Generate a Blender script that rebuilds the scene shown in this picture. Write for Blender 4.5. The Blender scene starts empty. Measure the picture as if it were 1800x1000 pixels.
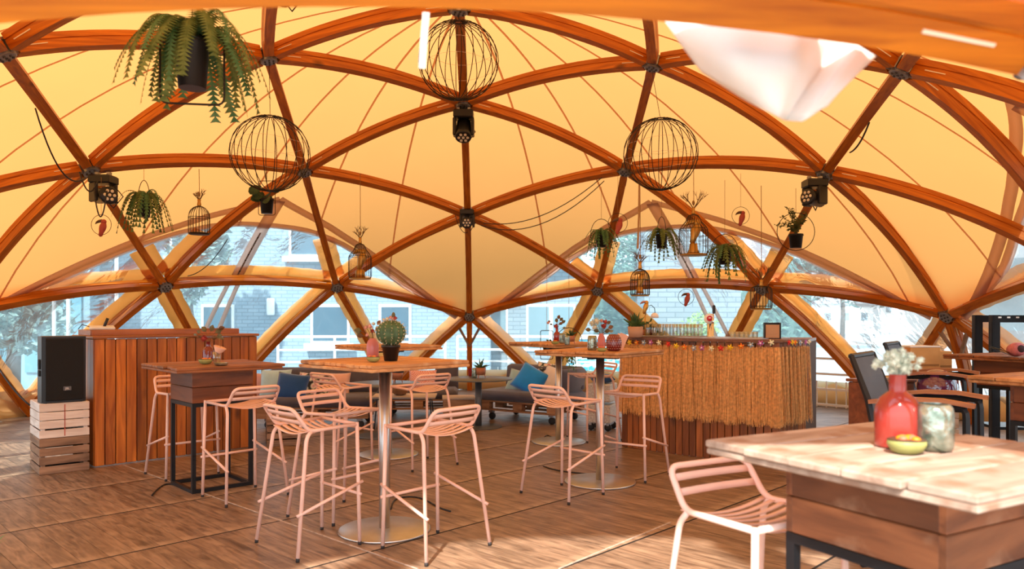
import bpy, bmesh, math, random
from mathutils import Vector, Matrix
random.seed(7)
PI = math.pi
S = bpy.context.scene
COL = S.collection

# ------------------------------------------------------------------ camera, sky, sun, exposure
F = 1305.8            # focal length in pixels of an 1800 px wide frame
HOR = 557.0           # horizon row
CAMH = 1.41
cd = bpy.data.cameras.new('camera'); cam = bpy.data.objects.new('camera', cd); COL.objects.link(cam)
cam.location = (0, 0, CAMH); cam.rotation_euler = (PI / 2, 0, 0)
cd.sensor_width = 36; cd.lens = F * 36 / 1800; cd.shift_y = (HOR - 500) / 1800
cd.clip_start = 0.05; cd.clip_end = 600
cd.dof.use_dof = True; cd.dof.focus_distance = 6.2; cd.dof.aperture_fstop = 2.4
S.camera = cam

W = bpy.data.worlds.new('sky'); S.world = W; W.use_nodes = True
_n = W.node_tree.nodes; _n.clear()
_o = _n.new('ShaderNodeOutputWorld'); _b = _n.new('ShaderNodeBackground')
_t = _n.new('ShaderNodeTexCoord'); _s = _n.new('ShaderNodeSeparateXYZ'); _r = _n.new('ShaderNodeValToRGB')
W.node_tree.links.new(_t.outputs['Generated'], _s.inputs[0]); W.node_tree.links.new(_s.outputs['Z'], _r.inputs[0])
_r.color_ramp.elements[0].position = 0.0; _r.color_ramp.elements[0].color = (0.86, 0.95, 1.0, 1)
_r.color_ramp.elements[1].position = 0.9; _r.color_ramp.elements[1].color = (0.72, 0.86, 1.0, 1)
W.node_tree.links.new(_r.outputs[0], _b.inputs['Color']); _b.inputs['Strength'].default_value = 1.55
W.node_tree.links.new(_b.outputs[0], _o.inputs[0])

sl = bpy.data.lights.new('sun', 'SUN'); sl.energy = 4.8; sl.angle = math.radians(1.6); sl.color = (1.0, 0.93, 0.84)
sun = bpy.data.objects.new('sun', sl); COL.objects.link(sun)
sun.rotation_euler = Vector((0.23, 0.97, -1.0)).to_track_quat('-Z', 'Y').to_euler(); sun.location = (0, -4, 9)

S.view_settings.view_transform = 'Standard'; S.view_settings.look = 'None'
S.view_settings.gamma = 1.0; S.view_settings.use_curve_mapping = False
S.view_settings.exposure = 1.05
S.cycles.use_denoising = True
S.cycles.max_bounces = 10; S.cycles.diffuse_bounces = 5; S.cycles.glossy_bounces = 4
S.cycles.transmission_bounces = 8; S.cycles.transparent_max_bounces = 24
S.cycles.sample_clamp_indirect = 6.0
S.cycles.caustics_reflective = False; S.cycles.caustics_refractive = False

# ------------------------------------------------------------------ helpers
def FP(px, py, z=0.0):
    """floor (or height z) point seen at a pixel of the photograph"""
    Y = (CAMH - z) * F / (py - HOR)
    return Vector(((px - 900) / F * Y, Y, z))
def AT(px, py, Y):
    return Vector(((px - 900) / F * Y, Y, CAMH - (py - HOR) / F * Y))

def tag(o, label=None, cat=None, group=None, kind=None):
    if label: o['label'] = label
    if cat: o['category'] = cat
    if group: o['group'] = group
    if kind: o['kind'] = kind
    return o
def thing(name, label=None, cat=None, loc=(0, 0, 0), rz=0.0, group=None, kind=None):
    o = bpy.data.objects.new(name, None); COL.objects.link(o)
    o.empty_display_size = 0.05
    o.location = loc; o.rotation_euler = (0, 0, rz)
    return tag(o, label, cat, group, kind)
def inst(name, data, parent=None, loc=None, rot=None, scale=None, M=None):
    o = bpy.data.objects.new(name, data); COL.objects.link(o)
    if parent: o.parent = parent
    if M is not None: o.matrix_local = M
    if loc is not None: o.location = loc
    if rot is not None: o.rotation_euler = rot
    if scale is not None: o.scale = scale
    return o
def dup(root, loc, rz=None, label=None):
    r = root.copy(); COL.objects.link(r); r.location = loc
    if rz is not None: r.rotation_euler = (0, 0, rz)
    if label: r['label'] = label
    for ch in list(root.children):
        c = ch.copy(); COL.objects.link(c); c.parent = r
        for g in list(ch.children):
            d = g.copy(); COL.objects.link(d); d.parent = c
    return r

class MB:
    def __init__(s): s.v = []; s.f = []
    def add(s, vs, fs):
        n = len(s.v); s.v += [tuple(x) for x in vs]; s.f += [tuple(i + n for i in q) for q in fs]; return s
    def box(s, c, size, R=None, taper=1.0):
        x, y, z = size[0] / 2, size[1] / 2, size[2] / 2; c = Vector(c)
        p = [Vector((sx * x * (taper if sz > 0 else 1), sy * y * (taper if sz > 0 else 1), sz * z)) for sz in (-1, 1) for sy in (-1, 1) for sx in (-1, 1)]
        if R is not None: p = [R @ q for q in p]
        return s.add([c + q for q in p], [(0, 2, 3, 1), (4, 5, 7, 6), (0, 1, 5, 4), (2, 6, 7, 3), (0, 4, 6, 2), (1, 3, 7, 5)])
    def bbox(s, c, size, b=0.006, R=None):
        """box with bevelled edges"""
        x, y, z = size[0] / 2, size[1] / 2, size[2] / 2; c = Vector(c)
        b = min(b, x * .9, y * .9, z * .9)
        prof = [(-z, b), (-z + b, 0), (z - b, 0), (z, b)]
        vs = []; fs = []
        for zz, ins in prof:
            X, Y = x - ins, y - ins; k = b * .5
            ring = [(-X + k, -Y), (X - k, -Y), (X, -Y + k), (X, Y - k), (X - k, Y), (-X + k, Y), (-X, Y - k), (-X, -Y + k)]
            vs += [Vector((a, d, zz)) for a, d in ring]
        for i in range(3):
            for j in range(8):
                k = (j + 1) % 8; fs.append((i * 8 + j, i * 8 + k, i * 8 + 8 + k, i * 8 + 8 + j))
        fs.append(tuple(range(7, -1, -1))); fs.append(tuple(range(24, 32)))
        if R is not None: vs = [R @ q for q in vs]
        return s.add([c + q for q in vs], fs)
    def tube(s, pts, r, n=8, closed=False, cap=True):
        pts = [Vector(p) for p in pts]; m = len(pts)
        rad = r if hasattr(r, '__len__') else [r] * m
        T = []
        for i in range(m):
            a = pts[(i - 1) % m] if (closed or i > 0) else pts[i]
            b = pts[(i + 1) % m] if (closed or i < m - 1) else pts[i]
            t = b - a; T.append(t.normalized() if t.length > 1e-9 else Vector((0, 0, 1)))
        up = Vector((0, 0, 1)) if abs(T[0].z) < .9 else Vector((1, 0, 0))
        U = (up - T[0] * up.dot(T[0])).normalized(); vs = []; fs = []
        for i in range(m):
            U = U - T[i] * U.dot(T[i])
            U = U.normalized() if U.length > 1e-6 else T[i].orthogonal().normalized()
            B = T[i].cross(U)
            for j in range(n):
                a = 2 * PI * j / n; vs.append(pts[i] + (U * math.cos(a) + B * math.sin(a)) * rad[i])
        for i in range(m if closed else m - 1):
            k = (i + 1) % m
            for j in range(n):
                l = (j + 1) % n; fs.append((i * n + j, i * n + l, k * n + l, k * n + j))
        if cap and not closed:
            fs.append(tuple(range(n - 1, -1, -1))); fs.append(tuple((m - 1) * n + j for j in range(n)))
        return s.add(vs, fs)
    def lathe(s, prof, n=20, c=(0, 0, 0), R=None, sx=1.0, sy=1.0):
        vs = []; fs = []; c = Vector(c)
        for r, z in prof:
            for j in range(n):
                a = 2 * PI * j / n; q = Vector((r * math.cos(a) * sx, r * math.sin(a) * sy, z)); vs.append(c + (R @ q if R is not None else q))
        m = len(prof)
        for i in range(m - 1):
            for j in range(n):
                k = (j + 1) % n; fs.append((i * n + j, i * n + k, i * n + n + k, i * n + n + j))
        if prof[0][0] > 1e-5: fs.append(tuple(range(n - 1, -1, -1)))
        if prof[-1][0] > 1e-5: fs.append(tuple((m - 1) * n + j for j in range(n)))
        return s.add(vs, fs)
    def ball(s, c, r, n=10, m=7, sc=(1, 1, 1), R=None):
        pr = [(max(1e-6, math.sin(PI * i / m)) * r, -math.cos(PI * i / m) * r * sc[2]) for i in range(m + 1)]
        return s.lathe(pr, n, c, R, sc[0], sc[1])
    def ribbon(s, pts, side, w, th=0.0):
        """flat strip along pts; side = width direction(s); th = thickness along normal"""
        pts = [Vector(p) for p in pts]; m = len(pts)
        sd = side if isinstance(side, list) else [Vector(side)] * m
        ww = w if hasattr(w, '__len__') else [w] * m
        vs = []; fs = []
        for i in range(m):
            t = (pts[min(i + 1, m - 1)] - pts[max(i - 1, 0)]).normalized()
            d = Vector(sd[i]).normalized(); nn = t.cross(d).normalized() * th / 2
            a, b = pts[i] - d * ww[i] / 2, pts[i] + d * ww[i] / 2
            vs += [a - nn, b - nn, b + nn, a + nn] if th else [a, b]
        if th:
            for i in range(m - 1):
                for j in range(4):
                    k = (j + 1) % 4; fs.append((i * 4 + j, i * 4 + k, i * 4 + 4 + k, i * 4 + 4 + j))
            fs += [(3, 2, 1, 0), tuple((m - 1) * 4 + j for j in range(4))]
        else:
            for i in range(m - 1): fs.append((i * 2, i * 2 + 1, i * 2 + 3, i * 2 + 2))
        return s.add(vs, fs)
    def prism(s, poly, z0, z1):
        n = len(poly)
        return s.add([(x, y, z0) for x, y in poly] + [(x, y, z1) for x, y in poly],
                     [tuple(range(n - 1, -1, -1)), tuple(range(n, 2 * n))] + [(i, (i + 1) % n, n + (i + 1) % n, n + i) for i in range(n)])
    def data(s, name, mat, smooth=False):
        me = bpy.data.meshes.new(name); me.from_pydata(s.v, [], s.f); me.materials.append(mat)
        if smooth: me.polygons.foreach_set('use_smooth', [True] * len(me.polygons))
        me.update(); return me
    def build(s, name, mat, parent=None, smooth=False, **k):
        return inst(name, s.data(name, mat, smooth), parent, **k)
def smooth_angle(o, ang=40):
    me = o.data
    me.polygons.foreach_set('use_smooth', [True] * len(me.polygons))
    try: me.set_sharp_from_angle(angle=math.radians(ang))
    except Exception: pass
    return o
def arcpts(p0, p1, p2, n=6):
    p0, p1, p2 = Vector(p0), Vector(p1), Vector(p2)
    return [p0 * (1 - t) ** 2 + p1 * 2 * t * (1 - t) + p2 * t * t for t in [i / n for i in range(n + 1)]]
def fillet(pts, r=0.03, n=4):
    pts = [Vector(p) for p in pts]; out = [pts[0]]
    for i in range(1, len(pts) - 1):
        a = (pts[i - 1] - pts[i]); b = (pts[i + 1] - pts[i]); q = min(r, a.length * .45, b.length * .45)
        out += arcpts(pts[i] + a.normalized() * q, pts[i], pts[i] + b.normalized() * q, n)
    return out + [pts[-1]]
def RZ(a): return Matrix.Rotation(a, 3, 'Z')
def RX(a): return Matrix.Rotation(a, 3, 'X')
def RY(a): return Matrix.Rotation(a, 3, 'Y')

# ------------------------------------------------------------------ materials
MATS = {}
def nt(name):
    m = bpy.data.materials.new(name); m.use_nodes = True; m.node_tree.nodes.clear()
    return m, m.node_tree.nodes, m.node_tree.links
def plain(name, col, rough=0.5, metal=0.0, spec=0.5, var=0.0, bump=0.0, bscale=60, coat=0.0, scale=9.0, trans=0.0, ior=1.45, sheen=0.0):
    if name in MATS: return MATS[name]
    m, N, L = nt(name); o = N.new('ShaderNodeOutputMaterial'); p = N.new('ShaderNodeBsdfPrincipled')
    p.inputs['Base Color'].default_value = (*col, 1); p.inputs['Roughness'].default_value = rough
    p.inputs['Metallic'].default_value = metal; p.inputs['Specular IOR Level'].default_value = spec
    p.inputs['Coat Weight'].default_value = coat; p.inputs['Coat Roughness'].default_value = .08
    p.inputs['Transmission Weight'].default_value = trans; p.inputs['IOR'].default_value = ior
    p.inputs['Sheen Weight'].default_value = sheen
    tc = N.new('ShaderNodeTexCoord')
    if var:
        ns = N.new('ShaderNodeTexNoise'); ns.inputs['Scale'].default_value = scale; ns.inputs['Detail'].default_value = 5
        L.new(tc.outputs['Object'], ns.inputs['Vector'])
        r = N.new('ShaderNodeValToRGB'); r.color_ramp.elements[0].position = .3; r.color_ramp.elements[1].position = .7
        r.color_ramp.elements[0].color = (*[c * (1 - var) for c in col], 1); r.color_ramp.elements[1].color = (*[min(1, c * (1 + var)) for c in col], 1)
        L.new(ns.outputs['Fac'], r.inputs[0]); L.new(r.outputs[0], p.inputs['Base Color'])
    if bump:
        nb = N.new('ShaderNodeTexNoise'); nb.inputs['Scale'].default_value = bscale; nb.inputs['Detail'].default_value = 4
        L.new(tc.outputs['Object'], nb.inputs['Vector'])
        b = N.new('ShaderNodeBump'); b.inputs['Strength'].default_value = bump; b.inputs['Distance'].default_value = .01
        L.new(nb.outputs['Fac'], b.inputs['Height']); L.new(b.outputs[0], p.inputs['Normal'])
    L.new(p.outputs[0], o.inputs[0]); MATS[name] = m; return m
def wood(name, c0, c1, axis=0, along=1.6, across=16, rough=0.55, knots=0.5, var=0.25, coat=0.0, spec=0.4, wear=None, wearc=(0.8, 0.65, 0.5)):
    """varnished or raw boards: stretched grain, knots, board-to-board variation"""
    if name in MATS: return MATS[name]
    m, N, L = nt(name); o = N.new('ShaderNodeOutputMaterial'); p = N.new('ShaderNodeBsdfPrincipled')
    tc = N.new('ShaderNodeTexCoord'); mp = N.new('ShaderNodeMapping'); oi = N.new('ShaderNodeObjectInfo')
    sc = [across] * 3; sc[axis] = along; mp.inputs['Scale'].default_value = sc
    L.new(tc.outputs['Object'], mp.inputs['Vector'])
    mul = N.new('ShaderNodeMath'); mul.operation = 'MULTIPLY'; mul.inputs[1].default_value = 60; L.new(oi.outputs['Random'], mul.inputs[0])
    ns = N.new('ShaderNodeTexNoise'); ns.noise_dimensions = '4D'; ns.inputs['Scale'].default_value = 1.0; ns.inputs['Detail'].default_value = 7; ns.inputs['Distortion'].default_value = 1.2
    L.new(mp.outputs[0], ns.inputs['Vector']); L.new(mul.outputs[0], ns.inputs['W'])
    r = N.new('ShaderNodeValToRGB'); e = r.color_ramp.elements
    e[0].position = .32; e[0].color = (*c0, 1); e[1].position = .68; e[1].color = (*c1, 1)
    L.new(ns.outputs['Fac'], r.inputs[0])
    # knots
    mp2 = N.new('ShaderNodeMapping'); s2 = [9] * 3; s2[axis] = 4.0; mp2.inputs['Scale'].default_value = s2
    L.new(tc.outputs['Object'], mp2.inputs['Vector'])
    vo = N.new('ShaderNodeTexVoronoi'); vo.voronoi_dimensions = '4D'; vo.inputs['Scale'].default_value = .55
    L.new(mp2.outputs[0], vo.inputs['Vector']); L.new(mul.outputs[0], vo.inputs['W'])
    kr = N.new('ShaderNodeValToRGB'); kr.color_ramp.elements[0].position = .10; kr.color_ramp.elements[0].color = (1 - knots, 1 - knots, 1 - knots, 1)
    kr.color_ramp.elements[1].position = .22; kr.color_ramp.elements[1].color = (1, 1, 1, 1)
    L.new(vo.outputs['Distance'], kr.inputs[0])
    mx = N.new('ShaderNodeMix'); mx.data_type = 'RGBA'; mx.blend_type = 'MULTIPLY'; mx.inputs['Factor'].default_value = 1
    L.new(r.outputs[0], mx.inputs['A']); L.new(kr.outputs[0], mx.inputs['B'])
    # variation per board
    mr = N.new('ShaderNodeMapRange'); mr.inputs['To Min'].default_value = 1 - var; mr.inputs['To Max'].default_value = 1 + var
    L.new(oi.outputs['Random'], mr.inputs['Value'])
    hs = N.new('ShaderNodeHueSaturation'); L.new(mr.outputs[0], hs.inputs['Value']); L.new(mx.outputs['Result'], hs.inputs['Color'])
    out = hs.outputs[0]
    if wear:
        nw = N.new('ShaderNodeTexNoise'); nw.inputs['Scale'].default_value = wear[0]; nw.inputs['Detail'].default_value = 6
        L.new(tc.outputs['Object'], nw.inputs['Vector'])
        wr = N.new('ShaderNodeValToRGB'); wr.color_ramp.elements[0].position = wear[1]; wr.color_ramp.elements[1].position = wear[2]
        L.new(nw.outputs['Fac'], wr.inputs[0])
        wm = N.new('ShaderNodeMix'); wm.data_type = 'RGBA'; L.new(wr.outputs[0], wm.inputs['Factor']); L.new(out, wm.inputs['A']); wm.inputs['B'].default_value = (*wearc, 1)
        out = wm.outputs['Result']
    L.new(out, p.inputs['Base Color'])
    p.inputs['Roughness'].default_value = rough; p.inputs['Specular IOR Level'].default_value = spec
    p.inputs['Coat Weight'].default_value = coat; p.inputs['Coat Roughness'].default_value = .15
    b = N.new('ShaderNodeBump'); b.inputs['Strength'].default_value = .18; b.inputs['Distance'].default_value = .006
    L.new(ns.outputs['Fac'], b.inputs['Height']); L.new(b.outputs[0], p.inputs['Normal'])
    L.new(p.outputs[0], o.inputs[0]); MATS[name] = m; return m
def cloth_trans(name, col, tr=0.6, spotty=0.0):
    """thin sheet that scatters light through"""
    if name in MATS: return MATS[name]
    m, N, L = nt(name); o = N.new('ShaderNodeOutputMaterial')
    d = N.new('ShaderNodeBsdfDiffuse'); t = N.new('ShaderNodeBsdfTranslucent'); mx = N.new('ShaderNodeMixShader')
    tc = N.new('ShaderNodeTexCoord'); ns = N.new('ShaderNodeTexNoise'); ns.inputs['Scale'].default_value = 1.3; ns.inputs['Detail'].default_value = 3
    L.new(tc.outputs['Object'], ns.inputs['Vector'])
    r = N.new('ShaderNodeValToRGB'); r.color_ramp.elements[0].color = (*[c * .94 for c in col], 1); r.color_ramp.elements[1].color = (*col, 1)
    L.new(ns.outputs['Fac'], r.inputs[0])
    for q in (d, t): L.new(r.outputs[0], q.inputs['Color'])
    mx.inputs[0].default_value = tr; L.new(d.outputs[0], mx.inputs[1]); L.new(t.outputs[0], mx.inputs[2]); L.new(mx.outputs[0], o.inputs[0])
    MATS[name] = m; return m
def pvc(name, tint=(0.80, 0.91, 0.95), milk=0.17):
    """clear window film with creases"""
    m, N, L = nt(name); o = N.new('ShaderNodeOutputMaterial')
    tr = N.new('ShaderNodeBsdfTransparent'); tr.inputs['Color'].default_value = (*tint, 1)
    d = N.new('ShaderNodeBsdfDiffuse'); d.inputs['Color'].default_value = (.7, .85, .9, 1)
    tl = N.new('ShaderNodeBsdfTranslucent'); tl.inputs['Color'].default_value = (.62, .82, .90, 1)
    dm = N.new('ShaderNodeMixShader'); dm.inputs[0].default_value = .75; L.new(d.outputs[0], dm.inputs[1]); L.new(tl.outputs[0], dm.inputs[2])
    g = N.new('ShaderNodeBsdfGlossy'); g.inputs['Roughness'].default_value = .12; g.inputs['Color'].default_value = (.9, .95, 1, 1)
    tc = N.new('ShaderNodeTexCoord'); mp = N.new('ShaderNodeMapping'); mp.inputs['Scale'].default_value = (1, 1, .45); mp.inputs['Rotation'].default_value = (.3, .5, .2)
    L.new(tc.outputs['Object'], mp.inputs[0])
    ns = N.new('ShaderNodeTexNoise'); ns.inputs['Scale'].default_value = 1.7; ns.inputs['Detail'].default_value = 4; ns.inputs['Distortion'].default_value = 2.2
    L.new(mp.outputs[0], ns.inputs[0])
    r = N.new('ShaderNodeValToRGB'); e = r.color_ramp.elements; e[0].position = .47; e[0].color = (0, 0, 0, 1); e[1].position = .5; e[1].color = (1, 1, 1, 1)
    e2 = e.new(.53); e2.color = (0, 0, 0, 1)
    L.new(ns.outputs['Fac'], r.inputs[0])
    ma = N.new('ShaderNodeMath'); ma.operation = 'MULTIPLY_ADD'; ma.inputs[1].default_value = .07; ma.inputs[2].default_value = milk
    L.new(r.outputs[0], ma.inputs[0])
    m1 = N.new('ShaderNodeMixShader'); L.new(ma.outputs[0], m1.inputs[0]); L.new(tr.outputs[0], m1.inputs[1]); L.new(dm.outputs[0], m1.inputs[2])
    fr = N.new('ShaderNodeFresnel'); fr.inputs['IOR'].default_value = 1.35
    b = N.new('ShaderNodeBump'); b.inputs['Strength'].default_value = .35; b.inputs['Distance'].default_value = .05; L.new(ns.outputs['Fac'], b.inputs['Height'])
    L.new(b.outputs[0], g.inputs['Normal']); L.new(b.outputs[0], fr.inputs['Normal'])
    fm = N.new('ShaderNodeMath'); fm.operation = 'MULTIPLY'; fm.inputs[1].default_value = .7; L.new(fr.outputs[0], fm.inputs[0])
    m2 = N.new('ShaderNodeMixShader'); L.new(fm.outputs[0], m2.inputs[0]); L.new(m1.outputs[0], m2.inputs[1]); L.new(g.outputs[0], m2.inputs[2])
    L.new(m2.outputs[0], o.inputs[0]); MATS[name] = m; return m
def glass(name, col=(0.95, 0.98, 0.97), rough=0.03, alpha=0.25):
    """thin drinking glass: mostly clear with glossy edges"""
    if name in MATS: return MATS[name]
    m, N, L = nt(name); o = N.new('ShaderNodeOutputMaterial')
    t = N.new('ShaderNodeBsdfTransparent'); t.inputs['Color'].default_value = (*col, 1)
    g = N.new('ShaderNodeBsdfGlossy'); g.inputs['Roughness'].default_value = rough
    lw = N.new('ShaderNodeLayerWeight'); lw.inputs['Blend'].default_value = .35
    a = N.new('ShaderNodeMath'); a.operation = 'MULTIPLY_ADD'; a.inputs[1].default_value = .6; a.inputs[2].default_value = alpha * .4; L.new(lw.outputs['Facing'], a.inputs[0])
    mx = N.new('ShaderNodeMixShader'); L.new(a.outputs[0], mx.inputs[0]); L.new(t.outputs[0], mx.inputs[1]); L.new(g.outputs[0], mx.inputs[2]); L.new(mx.outputs[0], o.inputs[0])
    MATS[name] = m; return m

AMBER = cloth_trans('amber_membrane', (0.47, 0.205, 0.056), .72)
AMBER2 = cloth_trans('amber_double_layer', (0.82, 0.66, 0.58), .75)
SEAM = cloth_trans('amber_seam', (0.84, 0.62, 0.50), .8)
COVER = cloth_trans('amber_cover', (0.95, 0.56, 0.24), .70)
TAN = cloth_trans('tan_skirt', (0.95, 0.66, 0.34), .35)
WHITEC = cloth_trans('white_canvas', (0.95, 0.93, 0.90), .4)
PVC = pvc('clear_film')
BEAM = wood('varnished_glulam', (0.36, 0.085, 0.006), (0.68, 0.21, 0.012), 0, 1.2, 22, .42, .65, .12, .08, .3)
STEEL = plain('galvanised_steel', (0.36, 0.36, 0.38), .45, .8, var=.2, bump=.1)
BRUSHED = plain('brushed_steel', (0.60, 0.59, 0.58), .36, 1.0, var=.08)
RODM = plain('pale_rod', (0.85, 0.78, 0.62), .4)
BLACK = plain('black_plastic', (0.014, 0.014, 0.016), .42, bump=.05)
BLACKM = plain('black_steel', (0.012, 0.013, 0.016), .38, .3)
WIRE = plain('dark_wire', (0.022, 0.016, 0.010), .5, .4)
CORD = plain('jute_cord', (0.30, 0.17, 0.06), .85)
# ------------------------------------------------------------------ dome geometry (three-frequency geodesic, flattened)
DC = Vector((-0.4746, 7.2987, 0)); YAW = math.radians(2.785)
EA, EB, EZ = 7.4875, 6.489, -2.10
def pol(r, az, z):
    a = math.radians(az) + YAW
    return Vector((DC.x - r * math.sin(a), DC.y + r * math.cos(a), z))
def rho(p): return math.sqrt(((p.x - DC.x) / EA) ** 2 + ((p.y - DC.y) / EA) ** 2 + ((p.z - EZ) / EB) ** 2)
def onrho(p, k):
    c = Vector((DC.x, DC.y, EZ)); return c + (p - c) * (k / rho(p))
def nrm(p): return Vector(((p.x - DC.x) / EA ** 2, (p.y - DC.y) / EA ** 2, (p.z - EZ) / EB ** 2)).normalized()
def zsurf(r, k=1.0): return EZ + EB * k * math.sqrt(max(0, 1 - (r / (EA * k)) ** 2))
RING = {'1': (2.1676, 4.1075), '2a': (4.5067, 3.0561), '2b': (3.8522, 3.463), '3a': (6.4266, 1.4022), '3b': (5.8732, 1.8451), '4': (7.0448, 0.0)}
PIX = {('1', 0): (815, 187), ('1', 1): (473, 108), ('1', 4): (1146, 120), ('2a', 0): (822, 383), ('2a', 1): (160, 303), ('2a', 4): (1448, 310),
       ('2b', 0): (536, 305), ('2b', 4): (1098, 304), ('2b', 1): (10, 100), ('2b', 3): (1580, 130), ('3a', 0): (825, 558), ('3a', 4): (1662, 558),
       ('3b', 0): (593, 507), ('3b', 9): (1050, 513), ('3b', 1): (292, 506), ('3b', 8): (1337, 510), ('z', 0): (807, 22)}
H = {}
def node(t, k, r, az, z):
    p = pol(r, az, z)
    if (t, k) in PIX: p = AT(*PIX[t, k], p.y)     # as surveyed in the photograph, at the depth of the regular dome
    H[t, k] = p
node('z', 0, 0, 0, 4.401)
for k in range(5):
    node('1', k, 2.1676, 72 * k, 4.1075); node('2a', k, 4.5067, 72 * k, 3.0561); node('2b', k, 3.8522, 72 * k + 36, 3.463)
    node('3a', k, 6.4266, 72 * k, 1.4022)
    node('3b', 2 * k, 5.8732, 72 * k + 22.55, 1.8451); node('3b', (2 * k - 1) % 10, 5.8732, 72 * k - 22.55, 1.8451)
    node('4', 3 * k, 7.04, 72 * k + 36, 0.0)
    node('4', 3 * k + 1, 7.08, 72 * k + 11.8, 0.0); node('4', 3 * k + 2, 7.08, 72 * k - 11.8, 0.0)
    node('5', k, 6.95, 72 * k, 0.0)
H['3b', 5] = Vector((1.19, 1.66, 1.955)); H['3b', 4] = Vector((-1.60, 1.56, 1.967))
EDG = []
for k in range(5):
    n = (k + 1) % 5; p = (k - 1) % 5; a, b = ('3b', 2 * k), ('3b', (2 * k - 1) % 10); bn = ('3b', (2 * n - 1) % 10)
    EDG += [(('z', 0), ('1', k)), (('1', k), ('1', n)), (('1', k), ('2a', k)), (('1', k), ('2b', k)), (('1', k), ('2b', p)),
            (('2a', k), ('2b', k)), (('2a', k), ('2b', p)), (('2a', k), ('3a', k)), (('2a', k), a), (('2a', k), b),
            (('2b', k), a), (('2b', k), bn), (a, bn), (('3a', k), a), (('3a', k), b), (('3a', k), ('4', 3 * k + 1)), (('3a', k), ('4', 3 * k + 2)),
            (a, ('4', 3 * k + 1)), (a, ('4', 3 * k)), (bn, ('4', 3 * k)), (b, ('4', 3 * k + 2)), (('3a', k), ('5', k))]
SKIP = {(('3b', 4), ('4', 6)), (('3b', 5), ('4', 6))}      # the doorway
def arc(p0, p1, n=14, t0=0.0, t1=1.0, off=0.0, sag=0.025):
    r0, r1 = rho(p0), rho(p1); L = (p1 - p0).length; out = []
    for i in range(n + 1):
        t = t0 + (t1 - t0) * i / n; q = p0.lerp(p1, t); q = onrho(q, r0 + (r1 - r0) * t)
        out.append(q + nrm(q) * (off + sag * 4 * t * (1 - t) * (L / 2.5)))
    return out

dome = thing('dome_frame', 'geodesic frame of curved orange timber beams joined by steel hubs', None, DC, kind='structure')
# cross-section of a beam: inner glulam, groove, outer batten (width across, depth outward)
SEC = [(-.05, 0), (.05, 0), (.05, .075), (.041, .078), (.041, .086), (.05, .089), (.05, .14), (-.05, .14), (-.05, .089), (-.041, .086), (-.041, .078), (-.05, .075)]
rodm = MB().box((0, 0, 0), (.17, .006, .008)).data('bolt_rod', RODM)
boltm = MB().lathe([(.011, 0), (.011, .012), (.004, .016)], 6).data('bolt', plain('bolt_dark', (.10, .10, .11), .4, .8))
Dinv = Matrix.Translation(-DC)
def make_beam(A, B, name='beam'):
    p0, p1 = H[A], H[B]; L = (p1 - p0).length
    e0 = .105 / L if A[0] not in '45' else .0; e1 = 1 - (.105 / L if B[0] not in '45' else 0)
    pts = arc(p0, p1, 14, e0, e1); n = len(pts); vs = []; fs = []; m = len(SEC); fr = []
    x0 = pts[0]; xa = (pts[-1] - pts[0]).normalized()
    for i, q in enumerate(pts):
        t = (pts[min(i + 1, n - 1)] - pts[max(i - 1, 0)]).normalized(); N_ = nrm(q); N_ = (N_ - t * N_.dot(t)).normalized(); B_ = t.cross(N_)
        fr.append((q, t, N_, B_))
    # mesh in the beam's own frame (x along it) so that the grain follows the timber
    q, t, N_, B_ = fr[n // 2]; ax = xa; az = (N_ - ax * N_.dot(ax)).normalized(); ay = az.cross(ax)
    M = Matrix((ax, ay, az)).transposed().to_4x4(); M.translation = x0; Mi = M.inverted()
    for q, t, N_, B_ in fr:
        for (w, d) in SEC: vs.append(Mi @ (q + B_ * w + N_ * d))
    for i in range(n - 1):
        for j in range(m):
            k = (j + 1) % m; fs.append((i * m + j, i * m + k, i * m + m + k, i * m + m + j))
    fs += [tuple(range(m - 1, -1, -1)), tuple((n - 1) * m + j for j in range(m))]
    mb = MB(); mb.add(vs, fs)
    o = mb.build(name, BEAM, dome); o.matrix_local = Dinv @ M
    bp = bpy.data.objects
    for (q, t, N_, B_) in (fr[1], fr[-2]):
        for s in (-1, 1):
            R = Matrix((t, B_, N_)).transposed().to_4x4(); R.translation = q + B_ * s * .051 + N_ * .05
            r = inst('bolt_rod', rodm, o); r.matrix_local = Mi @ R
    return o
used = set()
for A, B in EDG:
    if (A, B) in SKIP or (B, A) in SKIP: continue
    p, q = H[A], H[B]
    if max(p.y, q.y) < 1.0: continue
    make_beam(A, B, 'beam' if B[0] != '5' else 'post'); used |= {A, B}
for k in used:
    if k[0] in '45': continue
    p = H[k]; N_ = nrm(p); X = N_.orthogonal().normalized(); Yv = N_.cross(X)
    M = Matrix((X, Yv, N_)).transposed().to_4x4(); M.translation = p
    mb = MB(); mb.lathe([(.075, -.012), (.085, -.008), (.085, .035), (.06, .04), (.06, .10), (.085, .105), (.085, .13)], 12)
    for j in range(6):
        a = j * PI / 3; c, s = math.cos(a), math.sin(a)
        mb.box((c * .09, s * .09, .055), (.06, .016, .10), RZ(a))
    o = mb.build('hub', STEEL, dome); o.matrix_local = Dinv @ M
    for j in range(7):
        a = j * PI / 3; rr = .05 if j < 6 else 0
        inst('bolt', boltm, o, loc=(rr * math.cos(a), rr * math.sin(a), -.024))
# V-brackets below the low hubs
for k in (0, 4):
    p = H['3a', k]
    for s in (-1, 1):
        tgt = H['4', 3 * k + (1 if s > 0 else 2)]
        d = (tgt - p).normalized(); a = p + d * .30 + nrm(p) * .08; b = H['5', k].lerp(p, .58) + nrm(p) * .08
        MB().tube([a, b], .028, 6).build('bracket', plain('grey_timber', (.34, .24, .17), .7, var=.3), dome, M=Dinv.copy())

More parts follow.
